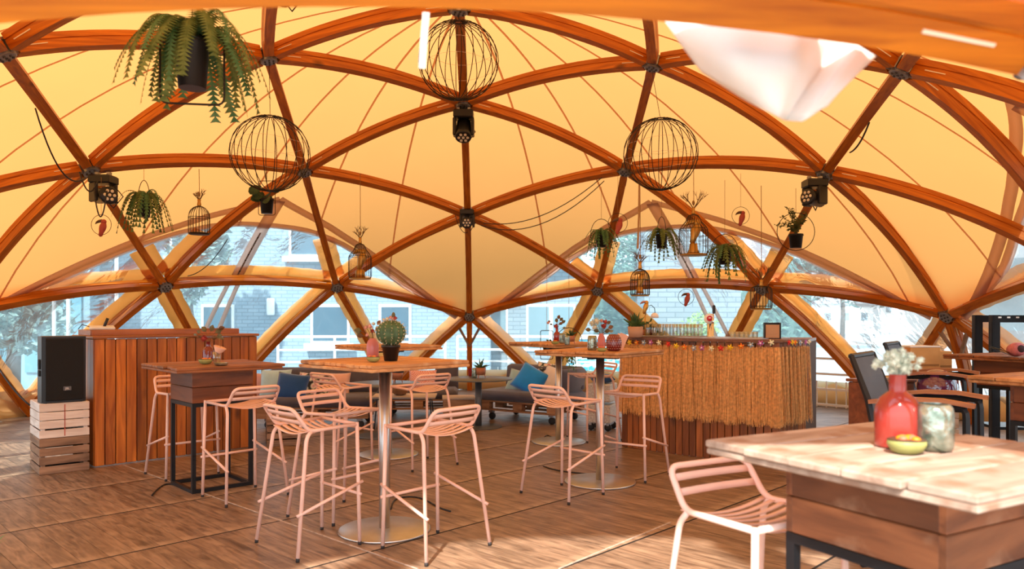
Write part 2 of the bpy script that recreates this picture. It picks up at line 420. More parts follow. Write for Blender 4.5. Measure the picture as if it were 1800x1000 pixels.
# ------------------------------------------------------------------ membrane, windows
KM = 1.0285
def bnd(phi, tab):
    x = abs(phi)
    for (a, ra), (b, rb) in zip(tab, tab[1:]):
        if x <= b: return ra + (rb - ra) * (x - a) / (b - a)
    return tab[-1][1]
ARC = [(0, 5.23), (4, 5.24), (8, 5.29), (13, 5.45), (19, 5.74), (25, 6.12), (30, 6.36), (33, 6.50), (36, 6.62)]
TAPE = [(0, 4.72), (10, 5.11), (17.5, 5.50), (24, 5.90), (32.5, 6.46), (36, 6.62)]
def sph(az): return (az - 36 + 36) % 72 - 36
def mem(r, az, k=KM, dz=0): return pol(r, az, zsurf(r, k) + dz)
ceil_ = thing('ceiling', 'amber translucent membrane stretched over the dome in seamed panels', None, DC, kind='structure')
NA, NR = 180, 26; vs = []; fs = []
for j in range(NA):
    az = j * 2.0; R = bnd(sph(az), ARC)
    for i in range(1, NR + 1): vs.append(mem(R * (i / NR) ** .85, az))
vs.append(mem(0, 0))
for j in range(NA):
    k = (j + 1) % NA
    for i in range(NR - 1): fs.append((j * NR + i, j * NR + i + 1, k * NR + i + 1, k * NR + i))
    fs.append((NA * NR, j * NR, k * NR))
mb = MB(); mb.add(vs, fs); mo = mb.build('membrane', AMBER, ceil_, True, M=Dinv.copy())
def strip(rfun, az0, az1, w, mat, name, parent, k=KM - .0015, n=30):
    pts = []; sd = []
    for i in range(n + 1):
        az = az0 + (az1 - az0) * i / n; r = rfun(az); pts.append(mem(r, az, k))
    for i in range(n + 1):
        t = (pts[min(i + 1, n)] - pts[max(i - 1, 0)]).normalized(); sd.append(t.cross(nrm(pts[i])))
    return MB().ribbon(pts, sd, w, .003).build(name, mat, parent, True, M=Dinv.copy())
for j in range(26):
    az = 13.6 * (j - 12); R = min(bnd(sph(az), ARC), 99)
    if abs(az) < 1: continue
    pts = [mem(R * t, az, KM - .001) for t in [.06 + .94 * i / 16 for i in range(17)]]
    sd = [nrm(q).cross(Vector((0, 0, 1))) if i == 0 else None for i, q in enumerate(pts)]
    sd = [nrm(pts[i]).cross((pts[min(i + 1, 16)] - pts[max(i - 1, 0)]).normalized()) for i in range(17)]
    MB().ribbon(pts, sd, .026, .002).build('seam', SEAM, ceil_, True, M=Dinv.copy())
for k in range(5):
    c = 36 + 72 * k
    strip(lambda az: bnd(az - c, ARC) - .03, c - 34, c + 34, .11, AMBER2, 'arch_hem', ceil_)
    for s in (-1, 1):
        strip(lambda az: bnd(az - c, TAPE), c, c + s * 34, .12, AMBER2, 'edge_tape', ceil_, KM - .003, 16)
    if k == 2: continue
    # film window: from the arch down to the floor
    wn = thing('window_%d' % (k + 1), 'clear creased film window under an amber arch of the dome', None, DC, kind='structure')
    A = 35.5; nA, nZ = 48, 14; vs = []; fs = []
    for i in range(nA + 1):
        ph = -A + 2 * A * i / nA; r0 = bnd(ph, ARC); z0 = zsurf(r0, KM)
        for j in range(nZ + 1):
            z = z0 * (1 - j / nZ) + .0; rr = EA * KM * math.sqrt(max(0, 1 - ((z - EZ) / (EB * KM)) ** 2))
            rr += .012 * math.sin(ph * .9 + z * 3.1) + .008 * math.sin(ph * 2.3 - z * 5)
            vs.append(pol(rr, c + ph, z))
    for i in range(nA):
        for j in range(nZ):
            a = i * (nZ + 1) + j; fs.append((a, a + 1, a + nZ + 2, a + nZ + 1))
    mb = MB(); mb.add(vs, fs); mb.build('film_pane', PVC, wn, True, M=Dinv.copy())
    def rz(z, k2=KM - .002): return EA * k2 * math.sqrt(max(0, 1 - ((z - EZ) / (EB * k2)) ** 2))
    # zip bands from the peak to the floor, lower part split open in two
    top = TAPE[0][1]; zt = zsurf(top, KM - .003)
    def band(f, z0, z1, w, mat, name):
        n = 14; pts = []
        for i in range(n + 1):
            z = z0 + (z1 - z0) * i / n; pts.append(pol(rz(z, KM - .004), c + f(z), z))
        sd = [(pts[min(i + 1, n)] - pts[max(i - 1, 0)]).normalized().cross(nrm(pts[i])) for i in range(n + 1)]
        MB().ribbon(pts, sd, w, .004).build(name, mat, wn, True, M=Dinv.copy())
    slope = 4.2 if k in (0, 1, 2) else -4.2
    band(lambda z: slope * (zt - z) / 1.3 * .55, zt - .02, 1.97, .19, AMBER2, 'zip_band')
    band(lambda z: slope * (zt - z) / 1.3 * .55, zt - .45, 2.02, .025, WIRE, 'zip')
    band(lambda z: slope * (zt - z) / 1.3 * .55 - .75 - .45 * (1.9 - z), 1.93, .35, .075, AMBER2, 'zip_band')
    band(lambda z: slope * (zt - z) / 1.3 * .55 + .75 + .10 * (1.9 - z), 1.93, .35, .075, AMBER2, 'zip_band')
    # tan ground skirt
    n = 40; pts = [(pol(rz(.19, KM - .004) - .01 + .03 * math.sin(i * 1.7), c - 36 + 72 * i / n, .19)) for i in range(n + 1)]
    MB().ribbon(pts, Vector((0, 0, 1)), .38, .004).build('ground_skirt', TAN, wn, True, M=Dinv.copy())
# amber cover strips outside the beams that cross the windows
for A, B in EDG:
    if (A, B) in SKIP or max(H[A].y, H[B].y) < 1.0 or B[0] == '5': continue
    t0 = None
    if A[0] == '3' or (A[0] == '3b'): t0 = 0.0
    if A[0] == '2' and B[0] == '3' and not (A[1] == B[1] and B[0] == '3a'): t0 = .55
    if A[0][0] == '3': t0 = .03
    if A[0] in ('2a', '2b') and B[0] == '3b': t0 = .55 if A[0] == '2b' else .62
    if A[0] == '2a' and B[0] == '3a': t0 = None
    if t0 is None: continue
    pts = arc(H[A], H[B], 44, .02, .98, .235); keep = []
    for q in pts:
        d = q - DC; az = math.degrees(math.atan2(-d.x, d.y) - YAW); rr = math.hypot(d.x, d.y)
        if rr > bnd(sph(az), ARC) + .02: keep.append(q)
    pts = keep; n = len(pts)
    if n < 4: continue
    sd = []; w = []
    for i in range(n):
        t = (pts[min(i + 1, n - 1)] - pts[max(i - 1, 0)]).normalized(); sd.append(t.cross(nrm(pts[i]))); w.append(.34 + .008 * math.sin(i * 1.1) + .006 * math.sin(i * 1.9))
    MB().ribbon(pts, sd, w, .004).build('beam_cover', COVER, dome, True, M=Dinv.copy())

# ------------------------------------------------------------------ floor boards
FLOORW = wood('worn_deck_board', (0.098, 0.058, 0.037), (0.335, 0.218, 0.140), 0, 3.0, 24, .42, .35, .13, 0, .45, (3.1, .53, .74), (0.42, 0.285, 0.185))
floor = thing('floor', 'worn brown boarded floor laid in metre-wide bays', None, (0, 0, 0), kind='structure')
e1 = Vector((.700, .714, 0)); e2 = Vector((.714, -.700, 0))     # bay joints run along e1, boards along e2
BW, BL = .145, 1.012
plank = MB().box((0, 0, -.0125), (BL - .018, BW - .0025, .025)).data('floor_board', FLOORW)
A2 = math.atan2(e2.y, e2.x); cells = []
o1 = -2.72 + 0  # offset of the bay joints measured in the photograph
for i in range(-12, 14):
    for j in range(-70, 90):
        u = -(2.72 + (i + .5) * BL); v = 2.48 + (j + .5) * BW
        c = e2 * u + e1 * v
        if c.y < .2 or (c - DC).length > 7.35: continue
        if c.y < 9 and abs(c.x) > .72 * c.y + 1.0: continue
        cells.append(((c.y) + abs(c.x) * .2, i, j, c))
cells.sort(key=lambda q: q[0])
vis = [q for q in cells if q[3].y > 3.6 and abs(q[3].x) < q[3].y * .70 + .3]
near = set(id(q) for q in vis[:300]); far = MB()
for q in cells:
    c = q[3]
    if id(q) in near:
        inst('floor_board', plank, floor, loc=c, rot=(random.uniform(-.002, .002), 0, A2))
    else:
        far.box((c.x, c.y, -.0125), (BL - .018, BW - .0025, .025), RZ(A2))
fo = far.build('far_floor_boards', FLOORW, floor); fo['kind'] = 'stuff'
n = 64; cir = [(DC.x + 7.4 * math.cos(2 * PI * i / n), DC.y + 7.4 * math.sin(2 * PI * i / n)) for i in range(n)]
MB().prism(cir, -.06, -.026).build('floor_underlay', plain('dark_underlay', (.03, .018, .012), .9), floor)
MB().box((0, -2.2, -.03), (14, 5.6, .02)).build('threshold_slab', plain('pale_paving', (.42, .38, .33), .8, var=.15), floor)
JD = plain('dark_joint', (.012, .008, .006), .9)
for i in range(-12, 14):
    u = -(2.72 + i * BL); vv = [q[2] for q in cells if q[1] in (i, i - 1)]
    if not vv: continue
    v0, v1 = 2.48 + min(vv) * BW, 2.48 + (max(vv) + 1) * BW; c = e2 * u + e1 * (v0 + v1) / 2
    MB().box((c.x, c.y, -.0052), (v1 - v0, .0175, .0096), RZ(math.atan2(e1.y, e1.x))).build('bay_joint', JD, floor)
# pale joint strips
ST = plain('pale_joint_strip', (.46, .37, .31), .6, var=.35, scale=25)
for (a, b) in (((216, 817), (734, 1000)), ((982, 1000), (1178, 918))):
    p, q = FP(*a), FP(*b); d = (q - p); c = (p + q) / 2
    MB().box((c.x, c.y, .001), (d.length, .012, .004), RZ(math.atan2(d.y, d.x))).build('joint_strip', ST, floor)
# ------------------------------------------------------------------ outside the dome
GROUND = plain('paving_outside', (.36, .38, .38), .85, var=.2, scale=1.5)
tag(MB().box((0, 60, -.12), (300, 300, .05)).build('ground', GROUND), kind='structure')
def brickmat(name, c1, c2, mortar, sc=1.0, bw=.26, rh=.085):
    m, N, L = nt(name); o = N.new('ShaderNodeOutputMaterial'); p = N.new('ShaderNodeBsdfPrincipled'); p.inputs['Roughness'].default_value = .85
    tc = N.new('ShaderNodeTexCoord'); mp = N.new('ShaderNodeMapping'); mp.inputs['Rotation'].default_value = (PI / 2, 0, 0)
    L.new(tc.outputs['Object'], mp.inputs[0])
    b = N.new('ShaderNodeTexBrick'); b.inputs['Color1'].default_value = (*c1, 1); b.inputs['Color2'].default_value = (*c2, 1); b.inputs['Mortar'].default_value = (*mortar, 1)
    b.inputs['Scale'].default_value = sc; b.inputs['Brick Width'].default_value = bw; b.inputs['Row Height'].default_value = rh; b.inputs['Mortar Size'].default_value = .01
    sx = N.new('ShaderNodeSeparateXYZ'); cx = N.new('ShaderNodeCombineXYZ'); L.new(tc.outputs['Object'], sx.inputs[0]); L.new(sx.outputs['X'], cx.inputs['X']); L.new(sx.outputs['Z'], cx.inputs['Y'])
    L.new(cx.outputs[0], b.inputs['Vector']); L.new(b.outputs['Color'], p.inputs['Base Color']); L.new(p.outputs[0], o.inputs[0]); return m
BRK = brickmat('painted_brick', (.20, .29, .36), (.25, .345, .415), (.15, .215, .27))
BRK2 = brickmat('grey_brick', (.20, .25, .28), (.25, .30, .33), (.13, .17, .20), 1, .34, .10)
WHITEP = plain('white_paint', (.86, .88, .88), .5)
DARKGL = plain('dark_window_glass', (.045, .095, .135), .08, spec=.7)
# brick house behind the left windows
hb = thing('brick_house', 'pale blue-grey brick house with white sills behind the film window', 'house', (-5.6, 17.2, -.1))
MB().box((-.6, .2, 3.2), (11.4, .4, 6.4)).build('facade', BRK, hb)
for x, z, w, h in ((-1.8, 3.75, 1.0, 1.7), (.95, 3.75, 1.0, 1.7), (3.9, 3.75, 1.0, 1.7), (-1.2, 1.35, .75, .9), (1.4, 1.35, .9, .9), (2.9, 1.35, .75, .9), (-4.4, 3.75, 1.3, 1.7), (-4.4, 1.3, 1.3, 1.3)):
    wi = MB().box((x, -.02, z), (w, .06, h)).build('window', WHITEP, hb)
    MB().box((x, -.06, z), (w - .12, .03, h - .12)).build('pane', DARKGL, wi)
    MB().box((x, -.12, z - h / 2 - .06), (w + .22, .2, .12)).build('sill', WHITEP, wi)
MB().lathe([(.07, 0), (.09, .03), (.09, .36), (.07, .39)], 14, (.05, -.12, 1.55)).build('wall_lamp', WHITEP, hb, True)
# low white house in the middle
hc = thing('garden_house', 'white rendered garden house with a window behind the middle of the dome', 'house', (.2, 18.2, -.1))
MB().box((0, 1.0, 1.35), (3.6, 2.0, 2.7)).build('wall', BRK2, hc)
MB().box((0, .9, 2.78), (4.0, 2.6, .16)).build('roof', plain('flat_roof', (.6, .64, .66), .7), hc)
for x in (-.9, .75):
    wi = MB().box((x, -.02, 1.25), (1.2, .06, 1.15)).build('window', WHITEP, hc)
    for dx in (-.3, .3): MB().box((x + dx, -.06, 1.25), (.5, .03, 1.02)).build('pane', plain('bright_pane', (.16, .24, .27), .15), wi)
# grey brick annex on the right of the bar
ha = thing('brick_annex', 'grey brick annex wall behind the beer tap', 'building', (3.55, 14.6, -.1))
MB().box((0, .4, 1.75), (1.9, .8, 3.5)).build('wall', BRK2, ha)
MB().box((0, .4, 3.56), (2.1, 1.0, .12)).build('coping', plain('flat_roof', (.6, .64, .66), .7), ha)
# white downpipes / poles on the far left
for px, lab in ((95, 'pair of slim white flag poles outside, leftmost'), (205, 'slim white pole outside above the desk end')):
    q = AT(px, 500, 12.5); pl = thing('flag_pole', lab, 'pole', (q.x, q.y, -.1))
    MB().tube([(0, 0, 0), (0, 0, 4.6)], .03, 8).build('pole', WHITEP, pl, True); MB().lathe([(.09, 0), (.09, .05), (.04, .07)], 10).build('foot_plate', WHITEP, pl)
    if px == 95: MB().tube([(.24, 0, 0), (.24, 0, 4.6)], .03, 8).build('pole', WHITEP, pl, True)
    MB().ball((0, 0, 4.63), .05).build('finial', WHITEP, pl, True)
# white railing round the terrace
RAILM = plain('white_railing', (.88, .9, .9), .4)
def railing(p, q, label):
    p, q = Vector(p), Vector(q); d = q - p; L = d.length; n = max(1, int(L / .9))
    t = thing('terrace_railing', label, 'railing', (p.x, p.y, -.1), math.atan2(d.y, d.x), 'white railings round the terrace')
    for i in range(n + 1): MB().box((L * i / n, 0, .56), (.045, .045, 1.12)).build('post', RAILM, t)
    for z in (.14, .38, .62, .86, 1.12): MB().box((L / 2, 0, z), (L, .03, .035 if z < 1 else .05)).build('rail', RAILM, t)
    bal = MB().box((0, 0, .26), (.016, .016, .5)).data('baluster', RAILM)
    for i in range(int(L / .15)): inst('baluster', bal, t, loc=(.075 + .15 * i, 0, 0))
railing((-4.6, 14.6, 0), (-1.35, 15.0, 0), 'white terrace railing behind the corner sofas')
railing((-1.1, 15.0, 0), (2.0, 14.6, 0), 'white terrace railing behind the round lounge table')
railing((3.9, 12.6, 0), (6.9, 9.6, 0), 'white terrace railing between bar and black armchair')
railing((7.1, 9.3, 0), (9.2, 6.0, 0), 'white terrace railing beyond the tables on the far right')
# pool
pool = thing('pool', 'raised turquoise pool glimpsed left of the bar', 'pool', (2.25, 16.6, -.1))
m, N, L_ = nt('pool_water'); MATS['pool_water'] = m
o_ = N.new('ShaderNodeOutputMaterial'); p_ = N.new('ShaderNodeBsdfPrincipled'); tc_ = N.new('ShaderNodeTexCoord'); w_ = N.new('ShaderNodeTexNoise'); w_.inputs['Scale'].default_value = 2.4; w_.inputs['Detail'].default_value = 3; w_.inputs['Distortion'].default_value = 2
r_ = N.new('ShaderNodeValToRGB'); r_.color_ramp.elements[0].color = (.02, .36, .55, 1); r_.color_ramp.elements[1].color = (.45, .85, .95, 1); r_.color_ramp.elements[0].position = .35; r_.color_ramp.elements[1].position = .62
L_.new(tc_.outputs['Object'], w_.inputs[0]); L_.new(w_.outputs['Fac'], r_.inputs[0]); L_.new(r_.outputs[0], p_.inputs['Base Color']); p_.inputs['Roughness'].default_value = .1; L_.new(p_.outputs[0], o_.inputs[0])
MB().box((0, 0, .95), (1.9, 1.9, .03)).build('water', m, pool)
m2, N, L_ = nt('pool_liner'); o_ = N.new('ShaderNodeOutputMaterial'); p_ = N.new('ShaderNodeBsdfPrincipled'); tc_ = N.new('ShaderNodeTexCoord'); w_ = N.new('ShaderNodeTexWave'); w_.bands_direction = 'Z'; w_.inputs['Scale'].default_value = 2.2; w_.inputs['Distortion'].default_value = 3; w_.inputs['Detail Scale'].default_value = 4
r_ = N.new('ShaderNodeValToRGB'); r_.color_ramp.elements[0].color = (.01, .33, .52, 1); r_.color_ramp.elements[1].color = (.70, .92, .96, 1); r_.color_ramp.elements[0].position = .45; r_.color_ramp.elements[1].position = .75
L_.new(tc_.outputs['Object'], w_.inputs[0]); L_.new(w_.outputs['Fac'], r_.inputs[0]); L_.new(r_.outputs[0], p_.inputs['Base Color']); L_.new(p_.outputs[0], o_.inputs[0])
for (cx, cy, sx, sy) in ((0, -.98, 2.1, .12), (0, .98, 2.1, .12), (-.99, 0, .12, 1.84), (.99, 0, .12, 1.84)):
    MB().box((cx, cy, .52), (sx, sy, 1.04)).build('basin_wall', m2, pool); MB().bbox((cx, cy, 1.06), (sx + .06, sy + .06, .05), .015).build('coping', WHITEP, pool)
# planting
def leafmat(name, a, b):
    if name in MATS: return MATS[name]
    m, N, L = nt(name); o = N.new('ShaderNodeOutputMaterial'); p = N.new('ShaderNodeBsdfPrincipled'); p.inputs['Roughness'].default_value = .6
    t = N.new('ShaderNodeBsdfTranslucent'); mx = N.new('ShaderNodeMixShader'); mx.inputs[0].default_value = .3
    tc = N.new('ShaderNodeTexCoord'); ns = N.new('ShaderNodeTexNoise'); ns.inputs['Scale'].default_value = 14; L.new(tc.outputs['Object'], ns.inputs[0])
    r = N.new('ShaderNodeValToRGB'); r.color_ramp.elements[0].position = .35; r.color_ramp.elements[1].position = .65; r.color_ramp.elements[0].color = (*a, 1); r.color_ramp.elements[1].color = (*b, 1)
    L.new(ns.outputs['Fac'], r.inputs[0]); L.new(r.outputs[0], p.inputs['Base Color']); L.new(r.outputs[0], t.inputs['Color'])
    L.new(p.outputs[0], mx.inputs[1]); L.new(t.outputs[0], mx.inputs[2]); L.new(mx.outputs[0], o.inputs[0]); MATS[name] = m; return m
TREE = leafmat('tree_leaves', (.10, .21, .17), (.22, .36, .30)); HEDGE = leafmat('hedge_leaves', (.15, .26, .24), (.30, .42, .38))
BARK = plain('bark', (.12, .09, .07), .9, var=.3)
def leafcloud(mb, c, rad, n, ls, rnd):
    for _ in range(n):
        while True:
            u = Vector((rnd.uniform(-1, 1), rnd.uniform(-1, 1), rnd.uniform(-1, 1)))
            if .3 < u.length < 1: break
        q = Vector(c) + Vector((u.x * rad[0], u.y * rad[1], u.z * rad[2])); a = Vector((rnd.gauss(0, 1), rnd.gauss(0, 1), rnd.gauss(0, .6))).normalized(); b = a.orthogonal().normalized()
        l = ls * rnd.uniform(.7, 1.3); mb.add([q - a * l, q + b * l * .45, q + a * l, q - b * l * .45], [(0, 1, 2, 3)])
def tree(px, Y, h, rx, rz, label, mat=None, n=2600, ls=.10):
    rnd = random.Random(px); x = (px - 900) / F * Y
    t = thing('garden_tree', label, 'tree', (x, Y, -.1), group='trees outside the dome')
    MB().tube([(0, 0, 0), (.05, 0, h * .3), (-.04, .05, h * .62)], [.14, .11, .06], 8).build('trunk', BARK, t, True)
    mb = MB()
    for i in range(6):
        leafcloud(mb, (rnd.uniform(-.45, .45) * rx, rnd.uniform(-.4, .4) * rx, h - rz + rnd.uniform(-.5, .5) * rz), (rx * .6, rx * .6, rz * .55), n // 6, ls, rnd)
    mb.build('crown', mat or TREE, t)
tree(1120, 22.5, 6.2, 2.1, 2.1, 'hazy green tree filling the window left of the bar')
tree(975, 24.5, 5.0, 1.7, 1.9, 'hazy green tree behind the tall table with the red bottle')
tree(1232, 13.4, 1.7, .55, .7, 'small bright green shrub beside the beer tap', leafmat('shrub_leaves', (.16, .30, .08), (.40, .55, .22)), 600, .06)
tree(330, 15.2, 4.0, .8, 1.2, 'dim green tree against the brick house', HEDGE)
tree(20, 13.2, 3.0, 1.2, 1.1, 'dark leafy tree outside on the far left', HEDGE)
tree(1480, 34, 6.0, 2.8, 2.2, 'far rounded tree on the slope right of the bar', HEDGE, 1600, .2)
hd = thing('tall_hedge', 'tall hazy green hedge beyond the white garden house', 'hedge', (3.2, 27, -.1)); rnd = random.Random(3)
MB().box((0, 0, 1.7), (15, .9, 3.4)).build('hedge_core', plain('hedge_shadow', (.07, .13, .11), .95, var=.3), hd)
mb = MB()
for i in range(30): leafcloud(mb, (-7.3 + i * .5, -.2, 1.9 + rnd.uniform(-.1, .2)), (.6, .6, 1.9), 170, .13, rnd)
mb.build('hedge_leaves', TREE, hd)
# glazed hall on the far left
hg = thing('glazed_hall', 'blue-green glazed hall behind the loudspeaker', 'building', (-12.4, 15.2, -.1), math.radians(8))
MB().box((0, .3, 2.6), (7.0, .5, 5.2)).build('wall', plain('teal_cladding', (.18, .30, .36), .5, var=.12, scale=.8), hg)
for i in range(5):
    for z in (1.2, 3.3): MB().box((-2.8 + 1.4 * i, .02, z), (1.1, .05, 1.7)).build('pane', plain('teal_glass', (.10, .24, .30), .12, spec=.7), hg)
# distant slope with houses
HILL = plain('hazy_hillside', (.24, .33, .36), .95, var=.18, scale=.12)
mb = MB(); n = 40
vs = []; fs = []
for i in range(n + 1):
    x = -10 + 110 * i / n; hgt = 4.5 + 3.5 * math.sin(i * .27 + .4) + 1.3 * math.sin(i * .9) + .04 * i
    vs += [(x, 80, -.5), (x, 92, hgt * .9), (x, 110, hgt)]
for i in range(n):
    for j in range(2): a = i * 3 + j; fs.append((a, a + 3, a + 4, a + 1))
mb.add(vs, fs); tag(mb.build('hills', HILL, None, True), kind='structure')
for i, (px, py, Y, w, h, lab) in enumerate(((1470, 562, 70, 5.0, 2.8, 'white gabled house on the hazy slope, left of the three'), (1568, 545, 78, 6.0, 2.6, 'white gabled house on the hazy slope, middle of the three'), (1640, 570, 64, 4, 3.0, 'white gabled house on the hazy slope, right of the three'))):
    c = AT(px, py, Y); t = thing('hillside_house', lab, 'house', (c.x, Y, -.3), .2 * i, 'houses on the far slope')
    b = max(.2, c.z - h / 2 + .3)
    MB().box((0, 0, b + h / 2 - b / 2 - .1), (w, 4, h + b)).build('wall', WHITEP, t)
    zt = b + h - .1; MB().add([(-w / 2 - .3, -2.3, zt), (w / 2 + .3, -2.3, zt), (w / 2 + .3, 2.3, zt), (-w / 2 - .3, 2.3, zt), (-w / 2 - .3, 0, zt + 1.3), (w / 2 + .3, 0, zt + 1.3)], [(0, 1, 5, 4), (2, 3, 4, 5), (0, 4, 3), (1, 2, 5), (0, 3, 2, 1)]).build('roof', plain('grey_roof', (.4, .43, .46), .8), t)
    for k in range(3): MB().box((-w / 3 + w / 3 * k, -2.02, b + h * .55), (.6, .06, .7)).build('window', plain('hazy_pane', (.25, .33, .38), .3), t)
# ------------------------------------------------------------------ bar stools
PINK = plain('salmon_powder_coat', (0.88, 0.57, 0.47), .42, var=.04)
PADM = plain('rubber_foot', (.03, .025, .025), .7)
def make_stool():
    t = thing('bar_stool', '', 'bar stool', group='salmon pink metal bar stools')
    r = .0118
    zs = .745
    # side rails run into the back hoop as one bent tube
    hoop = [(-.205, .195, zs), (-.198, -.13, zs - .012), (-.188, -.225, zs + .125), (.188, -.225, zs + .125), (.198, -.13, zs - .012), (.205, .195, zs)]
    MB().tube(fillet(hoop, .045, 5), r, 8).build('frame_hoop', PINK, t, True)
    MB().tube([(-.205, .195, zs), (.205, .195, zs)], r, 8).build('front_rail', PINK, t, True)
    for s in (-1, 1):
        l = MB().tube([(s * .207, .197, zs + .012), (s * .225, .205, .02)], r, 8).build('leg', PINK, t, True)
        MB().tube([(s * .2252, .2052, .022), (s * .2254, .2054, 0)], r * .98, 8).build('rubber_foot', PADM, l, True)
        pts = fillet([(s * .199, -.115, zs - .012), (s * .205, -.148, zs - .055), (s * .258, -.232, .02)], .04, 4)
        l = MB().tube(pts, r, 8).build('leg', PINK, t, True)
        MB().tube([(s * .2582, -.2324, .022), (s * .259, -.234, 0)], r * .98, 8).build('rubber_foot', PADM, l, True)
        def on(a, b, z): k = (a[2] - z) / (a[2] - b[2]); return Vector(a).lerp(Vector(b), k)
        A = on((s * .205, -.148, zs - .055), (s * .258, -.232, .02), .265); B = on((s * .207, .197, zs), (s * .225, .205, .02), .38)
        d = (B - A).normalized(); off = Vector((s * .004, 0, 0))
        MB().tube([A - d * .03 + off, B + d * .03 + off], r * .85, 8).build('foot_bar', PINK, t, True)
    f = .315; x = .207 + (.018) * (zs - f) / .725
    MB().tube([(-x - .02, .206, f), (x + .02, .206, f)], r * .85, 8).build('foot_bar', PINK, t, True)
    for i in range(7):
        y = .155 - i * .049; w = .2035 - .0006 * i
        dip = .030
        pts = [(w * k / 5, y, zs - .004 - .01 * max(0, i - 3) / 4 - dip * (1 - (k / 5) ** 2)) for k in range(-5, 6)]
        MB().ribbon(pts, Vector((0, 1, .1)), .026, .004).build('seat_slat', PINK, t, True)
    for k, (z, y) in enumerate(((zs + .088, -.203), (zs + .042, -.172))):
        pts = [(.187 * j / 4, y - .012 * (1 - (j / 4) ** 2), z) for j in range(-4, 5)]
        MB().ribbon(pts, Vector((0, -.35, 1)), .026, .004).build('back_slat', PINK, t, True)
    return t
STOOLS = [((-1.248, 4.62), (.71, .70), 'salmon stool nearest the camera on the left of the cactus table'),
          ((-.484, 4.55), (-.74, .67), 'salmon stool pushed up on the right of the cactus table pole'),
          ((-1.24, 5.31), (.81, -.58), 'salmon stool facing the camera behind the left front stool'),
          ((-2.94, 6.67), (.68, -.73), 'salmon stool half hidden between planked desk and boxed table'),
          ((-2.12, 5.85), (-.75, .66), 'salmon stool in front of the black steel legs of the boxed table'),
          ((-.87, 7.10), (-.67, .74), 'distant salmon stool right of the cactus table pole'),
          ((-1.66, 7.20), (.66, .75), 'distant salmon stool in front of the floral cushions'),
          ((.42, 5.92), (.73, .68), 'salmon stool left of the table with the dotted red vase'),
          ((1.06, 6.60), (-.56, -.82), 'salmon stool standing before the straw bar skirt'),
          ((.93, 8.60), (-.90, -.43), 'farthest salmon stool, between the steel table poles'),
          ((.84, 2.575), (.483, -.875), 'large salmon stool in the foreground tucked under the pale table')]
st0 = make_stool()
for i, ((x, y), (dx, dy), lab) in enumerate(STOOLS):
    rz = math.atan2(dy, dx) - PI / 2
    if i == 0: st0.location = (x, y, 0); st0.rotation_euler = (0, 0, rz); st0['label'] = lab
    else: dup(st0, (x, y, 0), rz, lab)

# ------------------------------------------------------------------ tall tables with plank tops
TOPW = wood('rustic_top', (0.36, 0.155, 0.055), (0.66, 0.35, 0.15), 0, 2.0, 15, .6, .5, .22, 0, .35, (5, .60, .78), (0.70, 0.47, 0.28))
TOPB = wood('dark_rustic_top', (0.16, 0.055, 0.022), (0.34, 0.13, 0.05), 0, 2.0, 15, .55, .5, .22, 0, .4)
def plank_top(t, side, z, mat, n=6, th=.022, seed=1, rot=PI / 4, name='top_plank'):
    rnd = random.Random(seed); w = side / n; tt = inst('table_top', MB().bbox((0, 0, z - th - .011), (side * .995, side * .995, .02), .004, RZ(rot)).data('table_top', mat), t)
    for i in range(n):
        lx = side + rnd.uniform(-.03, .02)
        M = (RZ(rot) @ Matrix.Identity(3)).to_4x4(); M.translation = RZ(rot) @ Vector((rnd.uniform(-.012, .012), -side / 2 + w * (i + .5), z - th / 2 + rnd.uniform(-.002, .002)))
        o = MB().bbox((0, 0, 0), (lx, w - .004, th), .005).build(name, mat, tt); o.matrix_local = M
def pole_table(px, py, label, z=1.125, rot=PI / 4, seed=1, mat=None):
    p = FP(px, py); t = thing('tall_table', label, 'table', p, group='tall plank-topped tables on steel poles')
    MB().lathe([(.30, 0), (.303, .004), (.303, .012), (.295, .016), (.05, .022)], 40).build('foot_plate', BRUSHED, t, True)
    o = MB().lathe([(.036, .018), (.036, z - .075)], 24).build('pole', BRUSHED, t, True)
    MB().box((0, 0, z - .062), (.34, .05, .03), RZ(rot)).build('bracket', BLACKM, t)
    MB().box((0, 0, z - .062), (.05, .34, .028), RZ(rot)).build('bracket', BLACKM, t)
    plank_top(t, .80, z, mat or TOPW, 6, .024, seed, rot)
    return t
A45 = PI / 4
T1 = pole_table(676, 932, 'plank-topped tall table with the round cactus, nearest steel pole', 1.125, math.radians(47), 3)
T2 = pole_table(683, 799, 'plank-topped tall table seen behind the cactus', 1.125, math.radians(40), 4)
T3 = pole_table(1055, 847, 'plank-topped tall table with the dotted red vase', 1.13, math.radians(52), 5)
T4 = pole_table(982, 777, 'plank-topped tall table with the slim red bottle', 1.125, math.radians(38), 6)
# lower round grey tables
GREYT = plain('anthracite_laminate', (.105, .115, .125), .35, var=.06)
GREYP = plain('anthracite_coat', (.12, .12, .125), .4, .3)
def round_table(px, py, label):
    p = FP(px, py); t = thing('round_table', label, 'table', p, group='low round grey tables')
    MB().lathe([(.30, 0), (.305, .004), (.305, .010), (.29, .014), (.05, .018)], 36).build('foot_plate', GREYP, t, True)
    MB().lathe([(.042, .016), (.042, .60)], 20).build('pole', GREYP, t, True)
    MB().lathe([(.43, .606), (.437, .610), (.437, .620), (.43, .624)], 48).build('table_top', GREYT, t, True)
    for k in range(4): MB().box((0.1 * math.cos(k * PI / 2), .1 * math.sin(k * PI / 2), .601), (.2, .03, .012), RZ(k * PI / 2)).build('bracket', GREYP, t)
    return t
R1 = round_table(841, 750, 'round grey table with the little potted succulent')
R2 = round_table(674, 766, 'round grey table half hidden behind the cactus table pole')
